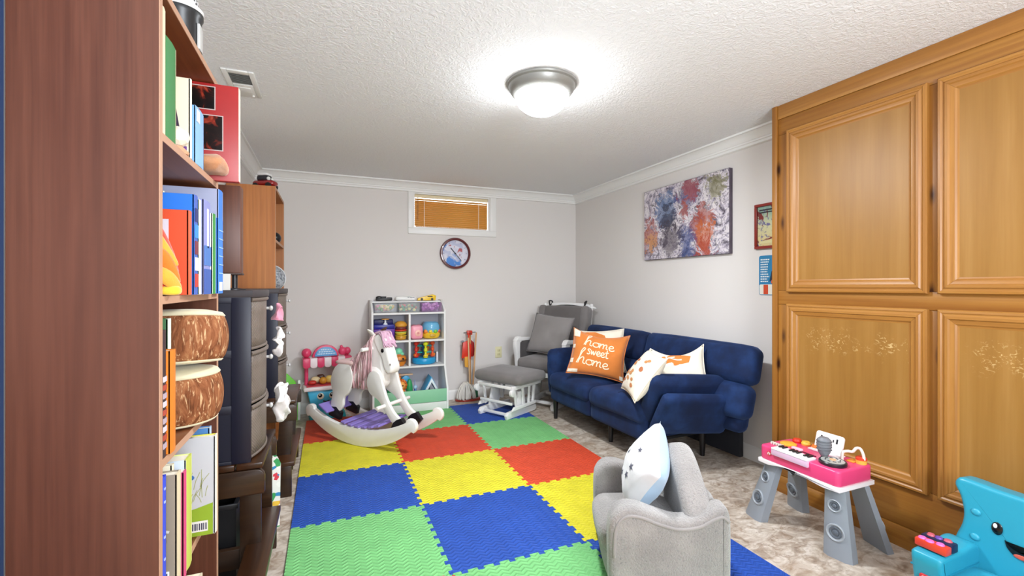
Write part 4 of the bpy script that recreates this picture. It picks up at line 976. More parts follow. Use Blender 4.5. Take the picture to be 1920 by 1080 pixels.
b.build('forelock', plain('#dcb2c8', .9, var=.2, vs=60), hs, kind='stuff', smooth=180)
b = B()
for k in range(16):
    y = rnd.uniform(-.03, .03); b.tube(smoothline([(-.275, y*.4, .53), (-.335, y*.7, .52), (-.375+rnd.uniform(-.01, .01), y, .43), (-.37+rnd.uniform(-.02, .02), y*1.3, .35)], 4), .006, 5)
b.build('tail', mk(), hs, kind='stuff', smooth=180)
# ============================================================ PILLOWS (shared shape)
def pillow_fn(w, h, t, pinch=.1, seed=0, wr=.006, fold=0):
    def f(u, v, s):
        px = w/2*u*(1-pinch*(1-v*v)*abs(u)); pz = h/2*v*(1-pinch*(1-u*u)*abs(v))
        th = t/2*max(0, (1-u**2)*(1-v**2))**.42
        if fold: pz -= fold*max(0, v)**2*(1-u*u)
        n = noise.noise(Vector((u*2.1+seed, v*2.1, s*3.0)))*wr+noise.noise(Vector((u*5+seed, v*5, s)))*wr*.5
        return Vector((px, -s*(th+n*(1-u**4)*(1-v**4)), pz))
    return f
def pillow_body(fn, n=22):
    b = B()
    for s in (1, -1): b.grid(lambda a, c, s=s: fn(a*2-1, c*2-1, s), n, n)
    bmesh.ops.remove_doubles(b.bm, verts=b.bm.verts, dist=1e-4); bmesh.ops.recalc_face_normals(b.bm, faces=b.bm.faces)
    return b
def on_pillow(fn, u, v, s=1, off=.0015):
    p = fn(u, v, s); du = fn(min(.99, u+.02), v, s)-p; dv = fn(u, min(.99, v+.02), s)-p
    n = du.cross(dv).normalized()
    if n.y*s > 0: n = -n
    return p+n*off, n
def pillow_strokes(fn, strokes, w, name, m, parent, sub=7, off=.002):
    b = B()
    for st in strokes:
        pts = smoothline2(st, sub) if len(st) > 2 else [(st[0][0]+(st[1][0]-st[0][0])*k/4, st[0][1]+(st[1][1]-st[0][1])*k/4) for k in range(5)]
        P, N = zip(*[on_pillow(fn, u, v, 1, off) for u, v in pts]); b.ribbon(P, w, list(N), 0)
    return b.build(name, m, parent, smooth=0)
def pillow_patch(fn, poly, name, m, parent, off=.0012, n=6, s=1):
    """filled shape on the pillow: fan of rings from the centroid"""
    c = (sum(p[0] for p in poly)/len(poly), sum(p[1] for p in poly)/len(poly)); b = B(); t = bmesh.new(); prev = None
    for k in range(n+1):
        q = k/n; ringv = [t.verts.new(on_pillow(fn, c[0]+(p[0]-c[0])*max(q, .02), c[1]+(p[1]-c[1])*max(q, .02), s, off)[0]) for p in poly]
        if prev:
            for j in range(len(poly)): t.faces.new((prev[j], prev[(j+1) % len(poly)], ringv[(j+1) % len(poly)], ringv[j]))
        else: t.faces.new(ringv)
        prev = ringv
    b._add(t); return b.build(name, m, parent, smooth=180)
def stand(loc, normal, lean=0, roll=0):
    """rotation: local -y looks along the horizontal direction normal, tipped back by lean, rolled in its plane"""
    a = math.atan2(normal[1], normal[0])+pi/2
    return (RZ(a) @ RX(-lean) @ RY(roll)).to_euler()
# ============================================================ BUILT-IN CABINET
PINE = wood('knotty_pine_frame', '#834f1c', '#9d692a', '#b07d3a', 'z', .7, .42, knots=1.1, seed=1)
PINEX = wood('knotty_pine_rail', '#834f1c', '#9d692a', '#b07d3a', 'x', .7, .42, knots=1.1, seed=7)
MOULD = wood('pine_moulding', '#8c5a25', '#a57032', '#b98746', 'z', .8, .38, seed=3)
MOULDX = wood('pine_moulding_rail', '#8c5a25', '#a57032', '#b98746', 'x', .8, .38, seed=5)
def mk(scr):
    t = NT('pine_plywood_panel'); v = t.coord('Object', (16, 16, 1.0)); a = t.noise(v, 1.0, 4, .55, .4)
    c = t.ramp(a, [(.3, '#90652b'), (.55, '#9a6e32'), (.75, '#a3783d')])
    f = t.noise(t.coord('Object', (120, 120, 3)), 1.0, 3); c = t.mix(t.ramp(f, [(.4, .16), (.6, 0.)]), c, '#8a5a20')
    if scr:
        sep = t.n('ShaderNodeSeparateXYZ'); t.l(t.coord(), sep.inputs[0])
        zm = t.math('MULTIPLY', t.ramp(sep.outputs[2], [(.52, 0.), (.58, 1.), (.63, 1.), (.68, 0.)]), t.ramp(sep.outputs[0], [(.08, 0.), (.14, 1.)]))
        sc = t.noise(t.coord('Object', (55, 55, 75)), 1.0, 4, .7, 1.0); gate = t.noise(t.coord('Object', (9, 9, 9)), 1.0, 2)
        k = t.math('MULTIPLY', t.math('MULTIPLY', t.ramp(sc, [(.57, 0.), (.62, 1.)]), zm), t.ramp(gate, [(.45, 0.), (.55, 1.)])); c = t.mix(k, c, '#c9a870')
    t.set(c, .42, 0, .45); t.bump(f, .06, .001); return t.m
PLY, PLYS = mk(False), mk(True)
cbn = thing('pantry_cabinet', 'honey pine floor-to-ceiling cabinet with framed panel doors along the right wall', 'cabinet', (2.338, 1.816, 0), R(-90))
CW = 2.11; dx0, dw, gap = .089, .63, .033
B().bb((.0, .012, 0), (CW, .245, H)).build('carcass', PINE, cbn)
B().bb((0, -.012, 0), (.03, .012, H-.0005), .002).build('end_stile', PINE, cbn)
B().bb((.0315, -.006, H-.077), (CW, .012, H-.0005), .002).build('top_trim', MOULDX, cbn)
B().bb((.0315, 0, 1.985), (CW, .012, H-.078), .001).build('top_rail', PINEX, cbn)
B().bb((.0315, 0, 1.04), (CW, .012, 1.118), .001).build('middle_rail', PINEX, cbn)
B().bb((.0315, 0, .09), (CW, .012, .274), .001).build('bottom_rail', PINEX, cbn)
B().prism([(-.016, 0), (-.016, .06), (-.012, .075), (-.004, .086), (.012, .09), (.012, 0)], .0315, CW, 'yz').build('base_trim', PINEX, cbn)
xs = [(.0315, dx0+.008)]+[(dx0+dw*k+gap*(k-1)-.008, dx0+(dw+gap)*k+.008) for k in (1, 2)]+[(dx0+3*dw+2*gap-.008, CW)]
for xa, xb in xs:
    for za, zb in ((.275, 1.039), (1.119, 1.984)): B().bb((xa, 0, za), (xb, .012, zb), .001).build('face_stile', PINE, cbn)
PROF = [(0, 0), (0, .016), (.004, .022), (.012, .023), (.017, .0195), (.021, .0195), (.027, .0245), (.036, .0245), (.041, .019), (.049, .017), (.056, .0165), (.062, .011), (.07, .009), (.07, 0)]
def moulding(w, h, side, prof=PROF):
    b = B(); t = bmesh.new()
    def pt(a, d, end):
        g = .0007
        if side == 'b': return (a+g if end == 0 else w-a-g, -d, a)
        if side == 't': return (a+g if end == 0 else w-a-g, -d, h-a)
        if side == 'l': return (a, -d, a if end == 0 else h-a)
        return (w-a, -d, a if end == 0 else h-a)
    V = [[t.verts.new(pt(a, d, e)) for a, d in prof] for e in (0, 1)]; n = len(prof)
    for k in range(n): t.faces.new((V[0][k], V[0][(k+1) % n], V[1][(k+1) % n], V[1][k]))
    t.faces.new(V[0]); t.faces.new(V[1]); bmesh.ops.recalc_face_normals(t, faces=t.faces); return b._add(t)
for k in range(3):
    for z0, z1, up in ((.266, 1.047, 0), (1.11, 1.995, 1)):
        h = z1-z0
        d = B().bb((.066, -.0095, .066), (dw-.066, -.0005, h-.066)).build('door', PLYS if (not up and k < 2) else PLY, cbn, (dx0+k*(dw+gap), -.0002, z0))
        for s_ in 'btlr': moulding(dw-.001, h, s_).build('door_moulding', MOULDX if s_ in 'bt' else MOULD, d, smooth=25)
# ============================================================ WALL ART
cv = thing('wall_canvas', 'wide canvas print of lilac, blue and red paint blotches hanging above the futon', 'painting', (XR-.0005, 3.22, 1.367), R(-90))
def mk():
    t = NT('abstract_canvas_print'); v = t.coord()
    w1 = t.noise(t.coord('Object', (7, 7, 7), (2, 0, 1)), 1.0, 6, .72, 1.6); w2 = t.noise(t.coord('Object', (19, 19, 19), (5, 0, 3), (0, .6, 0)), 1.0, 5, .7, 2.2)
    c = t.ramp(w1, [(.3, '#3a323c'), (.42, '#8f8896'), (.5, '#cfc6d2'), (.57, '#e6dfdf'), (.63, '#a79fb2'), (.72, '#53495a')])
    c = t.mix(t.ramp(w2, [(.53, 0.), (.61, .72)]), c, '#332c36'); c = t.mix(t.ramp(w2, [(.34, .8), (.4, 0.)]), c, '#ece6e6')
    nv = t.n('ShaderNodeTexNoise', i_Scale=8.0, i_Detail=4.0); t.l(v, nv.inputs[0])
    wob = t.mix(.16, v, nv.outputs['Color']) if False else None
    for (x, z, r, col, sh) in ((.27, .37, .13, '#54749f', 1), (.3, .3, .1, '#2f2a36', 1), (.5, .47, .11, '#4a4a80', 1), (.52, .52, .09, '#a04a44', 1), (.47, .36, .05, '#a85a48', 1), (.08, .22, .1, '#a5503c', 1), (.1, .16, .05, '#cf9a68', 1), (.68, .3, .085, '#a5503f', 1), (.62, .24, .08, '#9a3c2e', 1), (.68, .15, .09, '#c56a35', 1), (.78, .48, .09, '#7d7a4c', 1), (.5, .12, .085, '#3c5288', 1), (.7, .05, .06, '#a8402a', 1), (.33, .14, .12, '#463c46', 1)):
        vm = t.n('ShaderNodeVectorMath', operation='SUBTRACT', i_0=v, i_1=(x, 0, z)); ve = t.n('ShaderNodeVectorMath', operation='MULTIPLY', i_1=(1, 0, .8)); t.l(vm.outputs[0], ve.inputs[0])
        ln_ = t.n('ShaderNodeVectorMath', operation='LENGTH'); t.l(ve.outputs[0], ln_.inputs[0])
        dd = t.math('ADD', ln_.outputs['Value'], t.math('MULTIPLY', t.math('SUBTRACT', w2, .5), .3)); dd = t.math('ADD', dd, t.math('MULTIPLY', t.math('SUBTRACT', w1, .5), .35))
        m = t.n('ShaderNodeMapRange', i_1=r*1.05, i_2=r*.8, i_3=0.0, i_4=.72); t.l(dd, m.inputs[0]); c = t.mix(m.outputs[0], c, col)
    t.set(c, .5, 0, .3); t.bump(t.noise(t.coord('Object', (400, 400, 400)), 1., 2), .1, .001); return t.m
CANV = mk()
B().bb((0, -.03, 0), (.905, 0, .592), .002).build('canvas_wrap', plain('#5a4f5c', .6, var=.4, vs=14), cv)
B().bb((.003, -.0312, .003), (.902, -.03, .589)).build('canvas_front', CANV, cv)
pf = thing('wall_picture', 'red-framed picture on the right wall, half hidden behind the pine cabinet', 'picture', (XR-.0005, 2.13, 1.381), R(-90))
FR = plain('#8a241a', .35, coat=.3); w, h, q = .235, .288, .018
B().bb((0, -.02, 0), (w, 0, q), .003).build('frame_rail', FR, pf); B().bb((0, -.02, h-q), (w, 0, h), .003).build('frame_rail', FR, pf)
B().bb((0, -.02, q), (q, 0, h-q), .003).build('frame_stile', FR, pf); B().bb((w-q, -.02, q), (w, 0, h-q), .003).build('frame_stile', FR, pf)
def mk():
    t = NT('abstract_print'); a = t.noise(t.coord('Object', (22, 22, 22), (4, 0, 2)), 1.0, 5, .7, 1.5); sep = t.n('ShaderNodeSeparateXYZ'); t.l(t.coord(), sep.inputs[0])
    bg = t.ramp(sep.outputs[2], [(.05, '#d8c890'), (.16, '#cfd0a8'), (.24, '#8fae9c')])
    c = t.mix(t.ramp(a, [(.54, 0.), (.6, 1.)]), bg, '#6f6a94'); c = t.mix(t.ramp(t.noise(t.coord('Object', (16, 16, 16), (9, 0, 2)), 1.0, 4, .6, 1.), [(.55, 0.), (.6, 1.)]), c, '#7c3030'); c = t.mix(t.ramp(a, [(.3, 1.), (.36, 0.)]), c, '#26262e')
    t.set(c, .3); return t.m
B().bb((q, -.008, q), (w-q, -.006, h-q)).build('print', mk(), pf)
b = B(); b.bb((.03, -.0095, .243), (.16, -.0082, .252)); b.bb((.03, -.0095, .228), (.16, -.0082, .236)); b.build('print_lettering', plain('#2a2a30', .5), pf)
b = B(); b.bb((.03, -.0095, .034), (.13, -.0082, .05)); b.build('print_caption', plain('#d9cf9a', .5), pf)
sg = thing('wall_sign', 'blue tin sign with lines of white lettering below the red-framed picture', 'sign', (XR-.0005, 2.107, 1.086), R(-90))
w, h, r = .215, .252, .014
def rrect(x0, z0, x1, z1, r, n=5): return [(cx+r*cos(R(a0+90*k/n)), cz+r*sin(R(a0+90*k/n))) for cx, cz, a0 in ((x1-r, z1-r, 0), (x0+r, z1-r, 90), (x0+r, z0+r, 180), (x1-r, z0+r, 270)) for k in range(n+1)]
B().prism(rrect(0, 0, w, h, r), -.003, 0, 'xz').build('sign_plate', plain('#2d7fae', .35), sg)
B().prism(rrect(.004, .004, w-.004, .068, .01), -.0042, -.003, 'xz').build('sign_band', plain('#e6e2d6', .4), sg)
B().bb((.034, -.0052, .006), (.066, -.0042, .066)).build('sign_stripe', plain('#cf4a28', .4), sg)
b = B(); rnd = random.Random(2)
for k in range(10):
    x, z = .012, .222-k*.0155; e = rnd.uniform(.055, .075)
    while x < e: l = rnd.uniform(.006, .014); b.bb((x, -.0042, z), (min(x+l, e), -.003, z+.0075)); x += l+.003
b.build('sign_lettering', plain('#e3e8ea', .45), sg, kind='stuff')
B().prism([(.085, .075), (.15, .075), (.17, .14), (.14, .2), (.11, .19), (.1, .13)], -.0042, -.003, 'xz').build('sign_shape', plain('#cf5a34', .45), sg)
B().prism([(.075, .085), (.1, .1), (.108, .165), (.09, .15)], -.0047, -.0035, 'xz').build('sign_shape', plain('#1c2a3a', .45), sg)
# ============================================================ FUTON
FX, FY, FA = 1.80, 2.90, R(-88)
NAVY = None
def mk():
    t = NT('navy_velvet'); v = t.coord(); a = t.noise(v, 6, 4, .6); b = t.noise(v, 260, 2)
    t.set(t.ramp(a, [(.35, '#0b1836'), (.5, '#0f2145'), (.66, '#172f5a')]), .8, 0, .25, sheen=.3); t.b.inputs['Sheen Tint'].default_value = lin('#5878b4'); t.bump(b, .15, .001); return t.m
NAVY = mk()
fu = thing('futon', 'navy blue velvet futon sofa with split back and unfolded armrests by the right wall', 'sofa', (FX, FY, 0), FA)
for s_ in (-1, 1):
    B().soft((s_*.304, .03, .238), (.6, .06, .15), .022, 8, (.0, .008, .0)).build('front_panel', NAVY, fu, smooth=180)
    B().soft((s_*.304, .3, .225), (.59, .5, .11), .03, 6).build('seat_base', NAVY, fu, smooth=180)
    c = B().soft((s_*.304, .255, .334), (.608, .56, .14), .055, 12, (.004, .012, .022), wob=.004, seed=s_+3); c = c.build('seat_cushion', NAVY, fu, smooth=180)
    sm = B(); sm.tube([(s_*.304, y, .415) for y in (.03, .15, .3, .45)], .0022, 6); sm.build('seam', plain('#101c38', .9), c)
    for z0, z1, y in ((.335, .545, .5), (.535, .775, .565)):
        bc = B().soft((s_*.45+.03, y, (z0+z1)/2), (.896+(.06 if s_ > 0 else -.07), .14, z1-z0), .055, 12, (.002, .022, .006), rot=(R(-15), 0, 0), wob=.004, seed=s_*2+z0).build('back_cushion', NAVY, fu, smooth=180)
    B().soft((s_*.43, .625, .47), (.82, .06, .44), .025, 6, rot=(R(-15), 0, 0)).build('back_frame', NAVY, fu, smooth=180)
    B().soft((s_*(.8 if s_ > 0 else .74), .545, .365), (.2, .11, .26), .05, 8, (0, .006, .004), rot=(R(-12), 0, 0)).build('back_flap', NAVY, fu, smooth=180)
    # arm: inner pad rising from the seat end and a second pad hanging outside it
    an = R(22 if s_ > 0 else 6)*s_
    q = RZ(R(-10 if s_ > 0 else 0)*s_)
    B().soft((s_*(.655 if s_ > 0 else .62), .27, .43), (.105, .54, .33), .05, 10, (.012, .006, .004), M=RY(an) @ q).build('arm_pad', NAVY, fu, smooth=180)
    B().soft((s_*(.74 if s_ > 0 else .645), .275, .35), (.075, .53, .29), .034, 9, (.008, .004, .004), M=RY(an+R(6 if s_ > 0 else 2)*s_) @ q).build('arm_outer_pad', NAVY, fu, smooth=180)
LEGB = plain('#141214', .35)
B().bb((-.8, .6, .05), (.8, .635, .3), .004).build('rear_shade_panel', plain('#0b0f1a', .8), fu)  # near-black panel added as the deep shade below the futon back, hiding the pale wall
B().bb((-.58, .03, .15), (.58, .58, .168), .003).build('seat_shade_sheet', plain('#08090c', .9), fu)  # black sheet added under the seat to deepen the shade there
for x, y in ((-.575, .04), (.575, .04), (.1, .12), (-.575, .52), (.575, .52), (.1, .5)):
    B().cyl((x, y, .1), .015, .2, r2=.025, seg=16).build('leg', LEGB, fu)
# ------------------------------------------------------------ futon pillows
def fw(x, y, z=0):
    c, s = cos(FA), sin(FA); return (FX+c*x-s*y, FY+s*x+c*y, z)
ORG, CRM = fabric('#d77f3c', .12, 260, .25), fabric('#ebe2cf', .08, 260, .25)
PRT = plain('#f3dfc0', .85); PUM = plain('#c98a55', .85)
def pillow(label, loc, normal, lean, roll, w, h, t, m, seed, fold=0, pinch=.1):
    p = thing('throw_pillow', label, 'pillow', loc, rot=stand(loc, normal, lean, roll)); fn = pillow_fn(w, h, t, pinch, seed, .007, fold)
    b = pillow_body(fn); o = b.build('pillow_cover', m, p, smooth=180)
    sm = B(); sm.tube([fn(u, v, 1) for u, v in [(k/10-1, -.999) for k in range(21)]+[(.999, k/10-1) for k in range(21)]+[(1-k/10, .999) for k in range(21)]+[(-.999, 1-k/10) for k in range(20)]], .003, 6, closed=True); sm.build('pillow_seam', m, p, smooth=180)
    return p, fn
p, fn = pillow('orange throw pillow lettered home sweet home at the far end of the futon', (1.975, 3.055, .604), (-.62, -.78), R(20), R(7), .45, .375, .15, ORG, 2, .035)
L = {'h': [[(0, 0), (.25, .9), (.42, 1.25), (.34, 1.35), (.2, 1.), (.14, .3), (.1, 0)], [(.12, .25), (.3, .55), (.42, .5), (.4, .1), (.55, .02)]],
     'o': [[(.28, .55), (.08, .45), (.05, .15), (.25, 0), (.45, .15), (.42, .45), (.28, .55), (.6, .5)]],
     'm': [[(0, 0), (.08, .5)], [(.06, .3), (.2, .55), (.28, .45), (.26, 0)], [(.27, .3), (.42, .55), (.5, .45), (.48, .1), (.6, .02)]],
     'e': [[(.02, .22), (.3, .32), (.32, .5), (.16, .55), (.03, .3), (.12, .03), (.3, .02), (.45, .15)]],
     's': [[(.36, .5), (.2, .6), (.08, .48), (.26, .28), (.3, .1), (.14, 0), (.02, .08)]],
     'w': [[(0, .55), (.08, .05), (.22, .45), (.32, .02), (.5, .6)]],
     't': [[(.2, .95), (.14, .2), (.24, .0), (.38, .1)], [(-.02, .6), (.38, .68)]]}
def word(w, u0, v0, sc, slope, stretch=1.0, big=1.0):
    out = []; x = 0
    for k, ch in enumerate(w):
        s_ = sc*(big if k == 0 else 1)
        for st in L[ch]: out.append([(u0+(x+p_[0]*s_*stretch), v0+p_[1]*s_+slope*(x+p_[0]*s_)) for p_ in st])
        x += {'h': .55, 'o': .5, 'm': .64, 'e': .44, 's': .42, 'w': .56, 't': .4}[ch]*s_*stretch
    return out
pillow_strokes(fn, word('home', -.52, .26, .42, -.12, 1.2, 1.15), .008, 'lettering', PRT, p)
pillow_strokes(fn, word('sweet', -.36, -.12, .34, -.1, 1.0, 1.1), .008, 'lettering', PRT, p)
pillow_strokes(fn, word('home', -.7, -.55, .42, -.1, 1.25, 1.2), .008, 'lettering', PRT, p)
for u0, v0, u1, v1 in ((-.97, .62, -.72, .97), (-.97, .08, -.86, .24), (-.97, -.55, -.84, -.36), (-.97, -.95, -.6, -.82), (.86, -.95, .97, -.8)):
    pillow_patch(fn, [(u0, v0), ((u0+u1)/2, v0), (u1, v0), (u1, (v0+v1)/2), (u1, v1), ((u0+u1)/2, v1), (u0, v1), (u0, (v0+v1)/2)], 'cream_print', CRM, p, .0025, 4)
p, fn = pillow('cream and orange throw pillow half hidden behind the lettered orange one', (2.075, 3.165, .61), (-.62, -.78), R(20), R(-4), .39, .36, .1, CRM, 5)
pillow_patch(fn, [(-.9, .9), (-.2, .93), (.2, .7), (.3, .35), (-.2, .2), (-.9, .3)], 'orange_print', ORG, p, .0025)
p, fn = pillow('cream throw pillow printed with small orange pumpkins, leaning on the near futon armrest', (1.885, 2.39, .57), (-.93, .37), R(36), R(2), .36, .33, .13, CRM, 8)
rnd = random.Random(4)
for k in range(17):
    u, v = rnd.uniform(-.75, .6), rnd.uniform(-.75, .8); a, r_ = rnd.uniform(.09, .15), rnd.uniform(.5, .8)
    pillow_patch(fn, [(u+a*cos(q*pi/5), v+a*r_*sin(q*pi/5)) for q in range(10)], 'pumpkin_print', PUM if k % 3 else plain('#b8704a', .85), p, .002, 2)
p, fn = pillow('cream throw pillow with big orange leaf patches in the near corner of the futon', (2.15, 2.35, .585), (-.72, -.69), R(14), R(-8), .34, .32, .12, CRM, 12, .05)
pillow_patch(fn, [(-.6, .3), (-.6, .7), (-.3, .93), (.2, .88), (.5, .65), (.4, .3), (-.1, .2)], 'orange_print', ORG, p, .0025)
pillow_patch(fn, [(-.9, -.3), (-.3, -.2), (.3, -.35), (.25, -.95), (-.9, -.95)], 'orange_print', ORG, p, .0025)
pillow_strokes(fn, [[(-.6, .4), (-.4, .6), (-.1, .75)], [(-.42, .58), (-.4, .8)], [(-.3, .66), (-.05, .5), (.15, .5)]], .009, 'leaf_vein', CRM, p, off=.004)
# ============================================================ GLIDER CHAIR AND OTTOMAN
GW = plain('#e9e8e6', .35); GREY = fabric('#7d7876', .16, 300, .3, vs=7); DGREY = fabric('#4e4a4a', .15, 300, .3)
gc = thing('glider_chair', 'white glider rocking chair with grey cushions in the back corner of the room', 'chair', (2.03, 3.98, 0), R(-57))
for s_ in (-1, 1):
    B().prism([(-.27, 0), (-.25, 0), (.26, 0), (.28, .02), (.27, .05), (-.2, .062), (-.26, .06), (-.28, .035)], s_*.17-.02, s_*.17+.02, 'yz', .006).build('base_skid', GW, gc)
    B().prism([(-.08, .06), (.06, .06), (.03, .3), (-.05, .3)], s_*.17-.012, s_*.17+.012, 'yz', .004).build('base_post', GW, gc)
    for y in (-.16, .14): B().box((s_*.2, y, .2), (.016, .04, .24), .004, rot=(R(8 if y < 0 else -8), 0, 0)).build('swing_arm', GW, gc)
    B().bb((s_*.215-.012, -.25, .29), (s_*.215+.012, .24, .335), .004).build('seat_rail', GW, gc)
    # arm: curved white front post and arm board with a grey side pad
    B().prism([(v.x, v.y) for v in smoothline([(-.16, .31), (-.2, .34), (-.215, .45), (-.24, .56), (-.215, .635), (-.15, .645), (-.14, .6), (-.16, .52), (-.145, .42), (-.11, .34)], 5, True)], s_*.27-.022, s_*.27+.022, 'yz', .008).build('arm_front', GW, gc)
    B().prism([(-.24, .605), (.2, .585), (.2, .61), (-.2, .645)], s_*.27-.026, s_*.27+.026, 'yz', .008).build('arm_board', GW, gc)
    B().soft((s_*.268, -.01, .505), (.045, .36, .2), .02, 7, (.008, 0, 0)).build('arm_pad', DGREY, gc, smooth=180)
    B().soft((s_*.3, -.1, .63), (.07, .22, .03), .014, 6).build('arm_top_pad', DGREY, gc, smooth=180) if False else None
    B().box((s_*.27, .29, .68), (.032, .03, .58), .008, rot=(R(-15), 0, 0)).build('back_post', GW, gc)
for y in (-.24, .235): B().bb((-.2, y-.014, .29), (.2, y+.014, .33), .004).build('seat_rail', GW, gc)
B().bb((-.15, -.2, .03), (.15, -.17, .055), .004).build('base_rail', GW, gc); B().bb((-.15, .15, .03), (.15, .18, .055), .004).build('base_rail', GW, gc)
B().prism([(v.x, v.y) for v in smoothline([(-.3, .93), (-.2, .962), (0, .97), (.2, .962), (.3, .93), (.29, .91), (0, .945), (-.29, .91)], 4, True)], .35, .385, 'xz', .006).build('back_rail', GW, gc)
for x in (-.12, 0, .12): B().box((x, .305, .66), (.045, .014, .56), .003, rot=(R(-15), 0, 0)).build('back_slat', GW, gc)
B().soft((0, -.01, .395), (.49, .48, .115), .048, 12, (.004, .006, .012), wob=.004).build('seat_cushion', GREY, gc, smooth=180)
B().soft((0, .245, .68), (.53, .12, .52), .05, 12, (.004, .018, .006), rot=(R(-15), 0, 0), wob=.004, seed=3).build('back_cushion', fabric('#6b6664', .16, 300, .3, vs=7), gc, smooth=180)
for s_ in (-1, 1):
    B().soft((s_*.245, .255, .73), (.085, .14, .42), .03, 8, rot=(R(-15), 0, 0)).build('back_wing', GREY, gc, smooth=180)
    tb = B(); tb.tube(smoothline([(s_*.2, .33, .935), (s_*.22, .35, .985), (s_*.19, .37, .975), (s_*.2, .34, .94)], 4), .007, 6); tb.build('cushion_tie', plain('#2a2829', .9), gc)
p = thing('throw_pillow', 'plain grey square pillow propped on the glider chair seat', 'pillow', (2.012, 3.958, .666), rot=stand(0, (-.839, -.545), R(20), R(5)))
fn = pillow_fn(.44, .4, .13, .06, 21, .006); pillow_body(fn).build('pillow_cover', fabric('#8d8886', .12, 300, .25, vs=6), p, smooth=180)
sm = B(); sm.tube([fn(u, v, 1) for u, v in [(k/10-1, -.999) for k in range(21)]+[(.999, k/10-1) for k in range(21)]+[(1-k/10, .999) for k in range(21)]+[(-.999, 1-k/10) for k in range(20)]], .0035, 6, closed=True); sm.build('pillow_seam', fabric('#767170', .12, 300, .25), p, smooth=180)
ot = thing('glider_ottoman', 'white gliding ottoman with a grey top cushion in front of the glider chair', 'ottoman', (1.512, 3.798, .0128), R(-60))
for s_ in (-1, 1):
    B().prism([(-.225, 0), (-.185, 0), (.17, 0), (.2, .015), (.19, .05), (-.14, .06), (-.21, .055), (-.235, .03)], s_*.15-.017, s_*.15+.017, 'yz', .006).build('base_skid', GW, ot)
    B().prism([(-.1, .055), (.04, .055), (.02, .21), (-.06, .21)], s_*.15-.011, s_*.15+.011, 'yz', .004).build('base_post', GW, ot)
    for y, a in ((-.13, 10), (-.02, 3), (.07, -5), (.14, -10)): B().box((s_*.174, y, .165), (.012, .03, .19), .003, rot=(R(a), 0, 0)).build('swing_slat', GW, ot)
    B().prism([(-.2, .07), (.14, .075), (.15, .1), (-.17, .1)], s_*.19-.01, s_*.19+.01, 'yz', .004).build('lower_rail', GW, ot)
    B().bb((s_*.19-.012, -.2, .245), (s_*.19+.012, .22, .28), .004).build('top_side_rail', GW, ot)
    B().cyl((s_*.2, -.205, .225), .03, .03, rot=(0, R(90), 0), seg=18, bev=.004).build('pivot_cap', GW, ot)
B().bb((-.14, -.2, .02), (.14, -.178, .042), .004).build('base_rail', GW, ot); B().bb((-.14, .13, .02), (.14, .152, .042), .004).build('base_rail', GW, ot)
B().bb((-.178, -.205, .252), (.178, -.188, .276), .003).build('top_rail', GW, ot); B().bb((-.178, .2, .252), (.178, .217, .276), .003).build('top_rail', GW, ot)
B().bb((-.178, -.19, .115), (.178, -.172, .137), .003).build('stretcher', GW, ot)
B().soft((0, .02, .327), (.54, .41, .092), .042, 12, (.004, .004, .012), wob=.003).build('top_cushion', GREY, ot, smooth=180)
# ============================================================ PLUSH CHILD'S ARMCHAIR
def mk():
    t = NT('grey_plush'); v = t.coord(); a = t.noise(v, 140, 3, .7); b = t.noise(v, 9, 3); sp = t.noise(v, 170, 2, .5)
    c = t.ramp(b, [(.35, '#8f8b88'), (.65, '#a09b97')]); c = t.mix(t.ramp(sp, [(.6, 0.), (.7, .45)]), c, '#5c5c62'); t.set(c, 1.0, 0, .1, sheen=.6); t.bump(a, .9, .007); return t.m
PLU = mk(); PIP = fabric('#989390', .1, 200, .6, sheen=.5)
pc = thing('plush_armchair', 'small grey plush child armchair at the near right edge of the foam mat', 'armchair', (1.037, 1.568, .016), math.atan2(-.9, -.43))
ARM = [(.03, .0), (.005, .015), (-.008, .06), (-.012, .25), (.0, .31), (.035, .342), (.09, .344), (.16, .32), (.23, .302), (.3, .312), (.35, .342), (.385, .354), (.405, .334), (.412, .27), (.41, .06), (.398, .015), (.37, .0), (.2, .0)]
AO = [(v.x, v.y) for v in smoothline([(a, b, 0) for a, b in ARM], 4, True)]
for s_ in (-1, 1):
    x0, x1 = sorted((s_*.16, s_*.25))
    o = B().pad(AO, x0, x1, .024, 'yz').build('armrest', PLU, pc, smooth=60)
    tp = smoothline([(s_*.243, y, z) for y, z in [(.005, .2), (.012, .3), (.045, .343), (.095, .344), (.16, .321), (.23, .305), (.3, .315), (.35, .342), (.38, .352), (.4, .335)]], 5)
    B().tube([Vector((q.x+s_*.006, q.y, q.z-.03)) for q in tp], .0065, 8).build('piping', PIP, o, smooth=180)
B().soft((0, .19, .075), (.33, .39, .13), .04, 9, (.0, .006, .0)).build('base', PLU, pc, smooth=180)
B().soft((0, .155, .17), (.315, .36, .115), .045, 11, (.0, .01, .016)).build('seat_cushion', PLU, pc, smooth=180)
bo = [(v.x, v.y) for v in smoothline([(-.2, .02), (-.232, .06), (-.24, .2), (-.232, .29), (-.195, .35), (-.135, .415), (-.065, .468), (0, .488), (.065, .468), (.135, .415), (.195, .35), (.232, .29), (.24, .2), (.232, .06), (.2, .02), (0, .02)], 4, True)]
b = B(T(0, .285, .0) @ RX(R(4))); b.pad(bo, 0, .1, .034); b.build('backrest', PLU, pc, smooth=60)
B().soft((0, .362, .19), (.36, .12, .35), .05, 10, (0, .008, .004), rot=(R(12), 0, 0)).build('back_bolster', PLU, pc, smooth=180)
c_, s2 = cos(math.atan2(-.9, -.43)), sin(math.atan2(-.9, -.43))
def pw_(x, y, z): return (1.037+c_*x-s2*y, 1.568+s2*x+c_*y, z)
WB_ = fabric('#e9e9ea', .06, 240, .2); LB = fabric('#b3cfe8', .08, 240, .25)
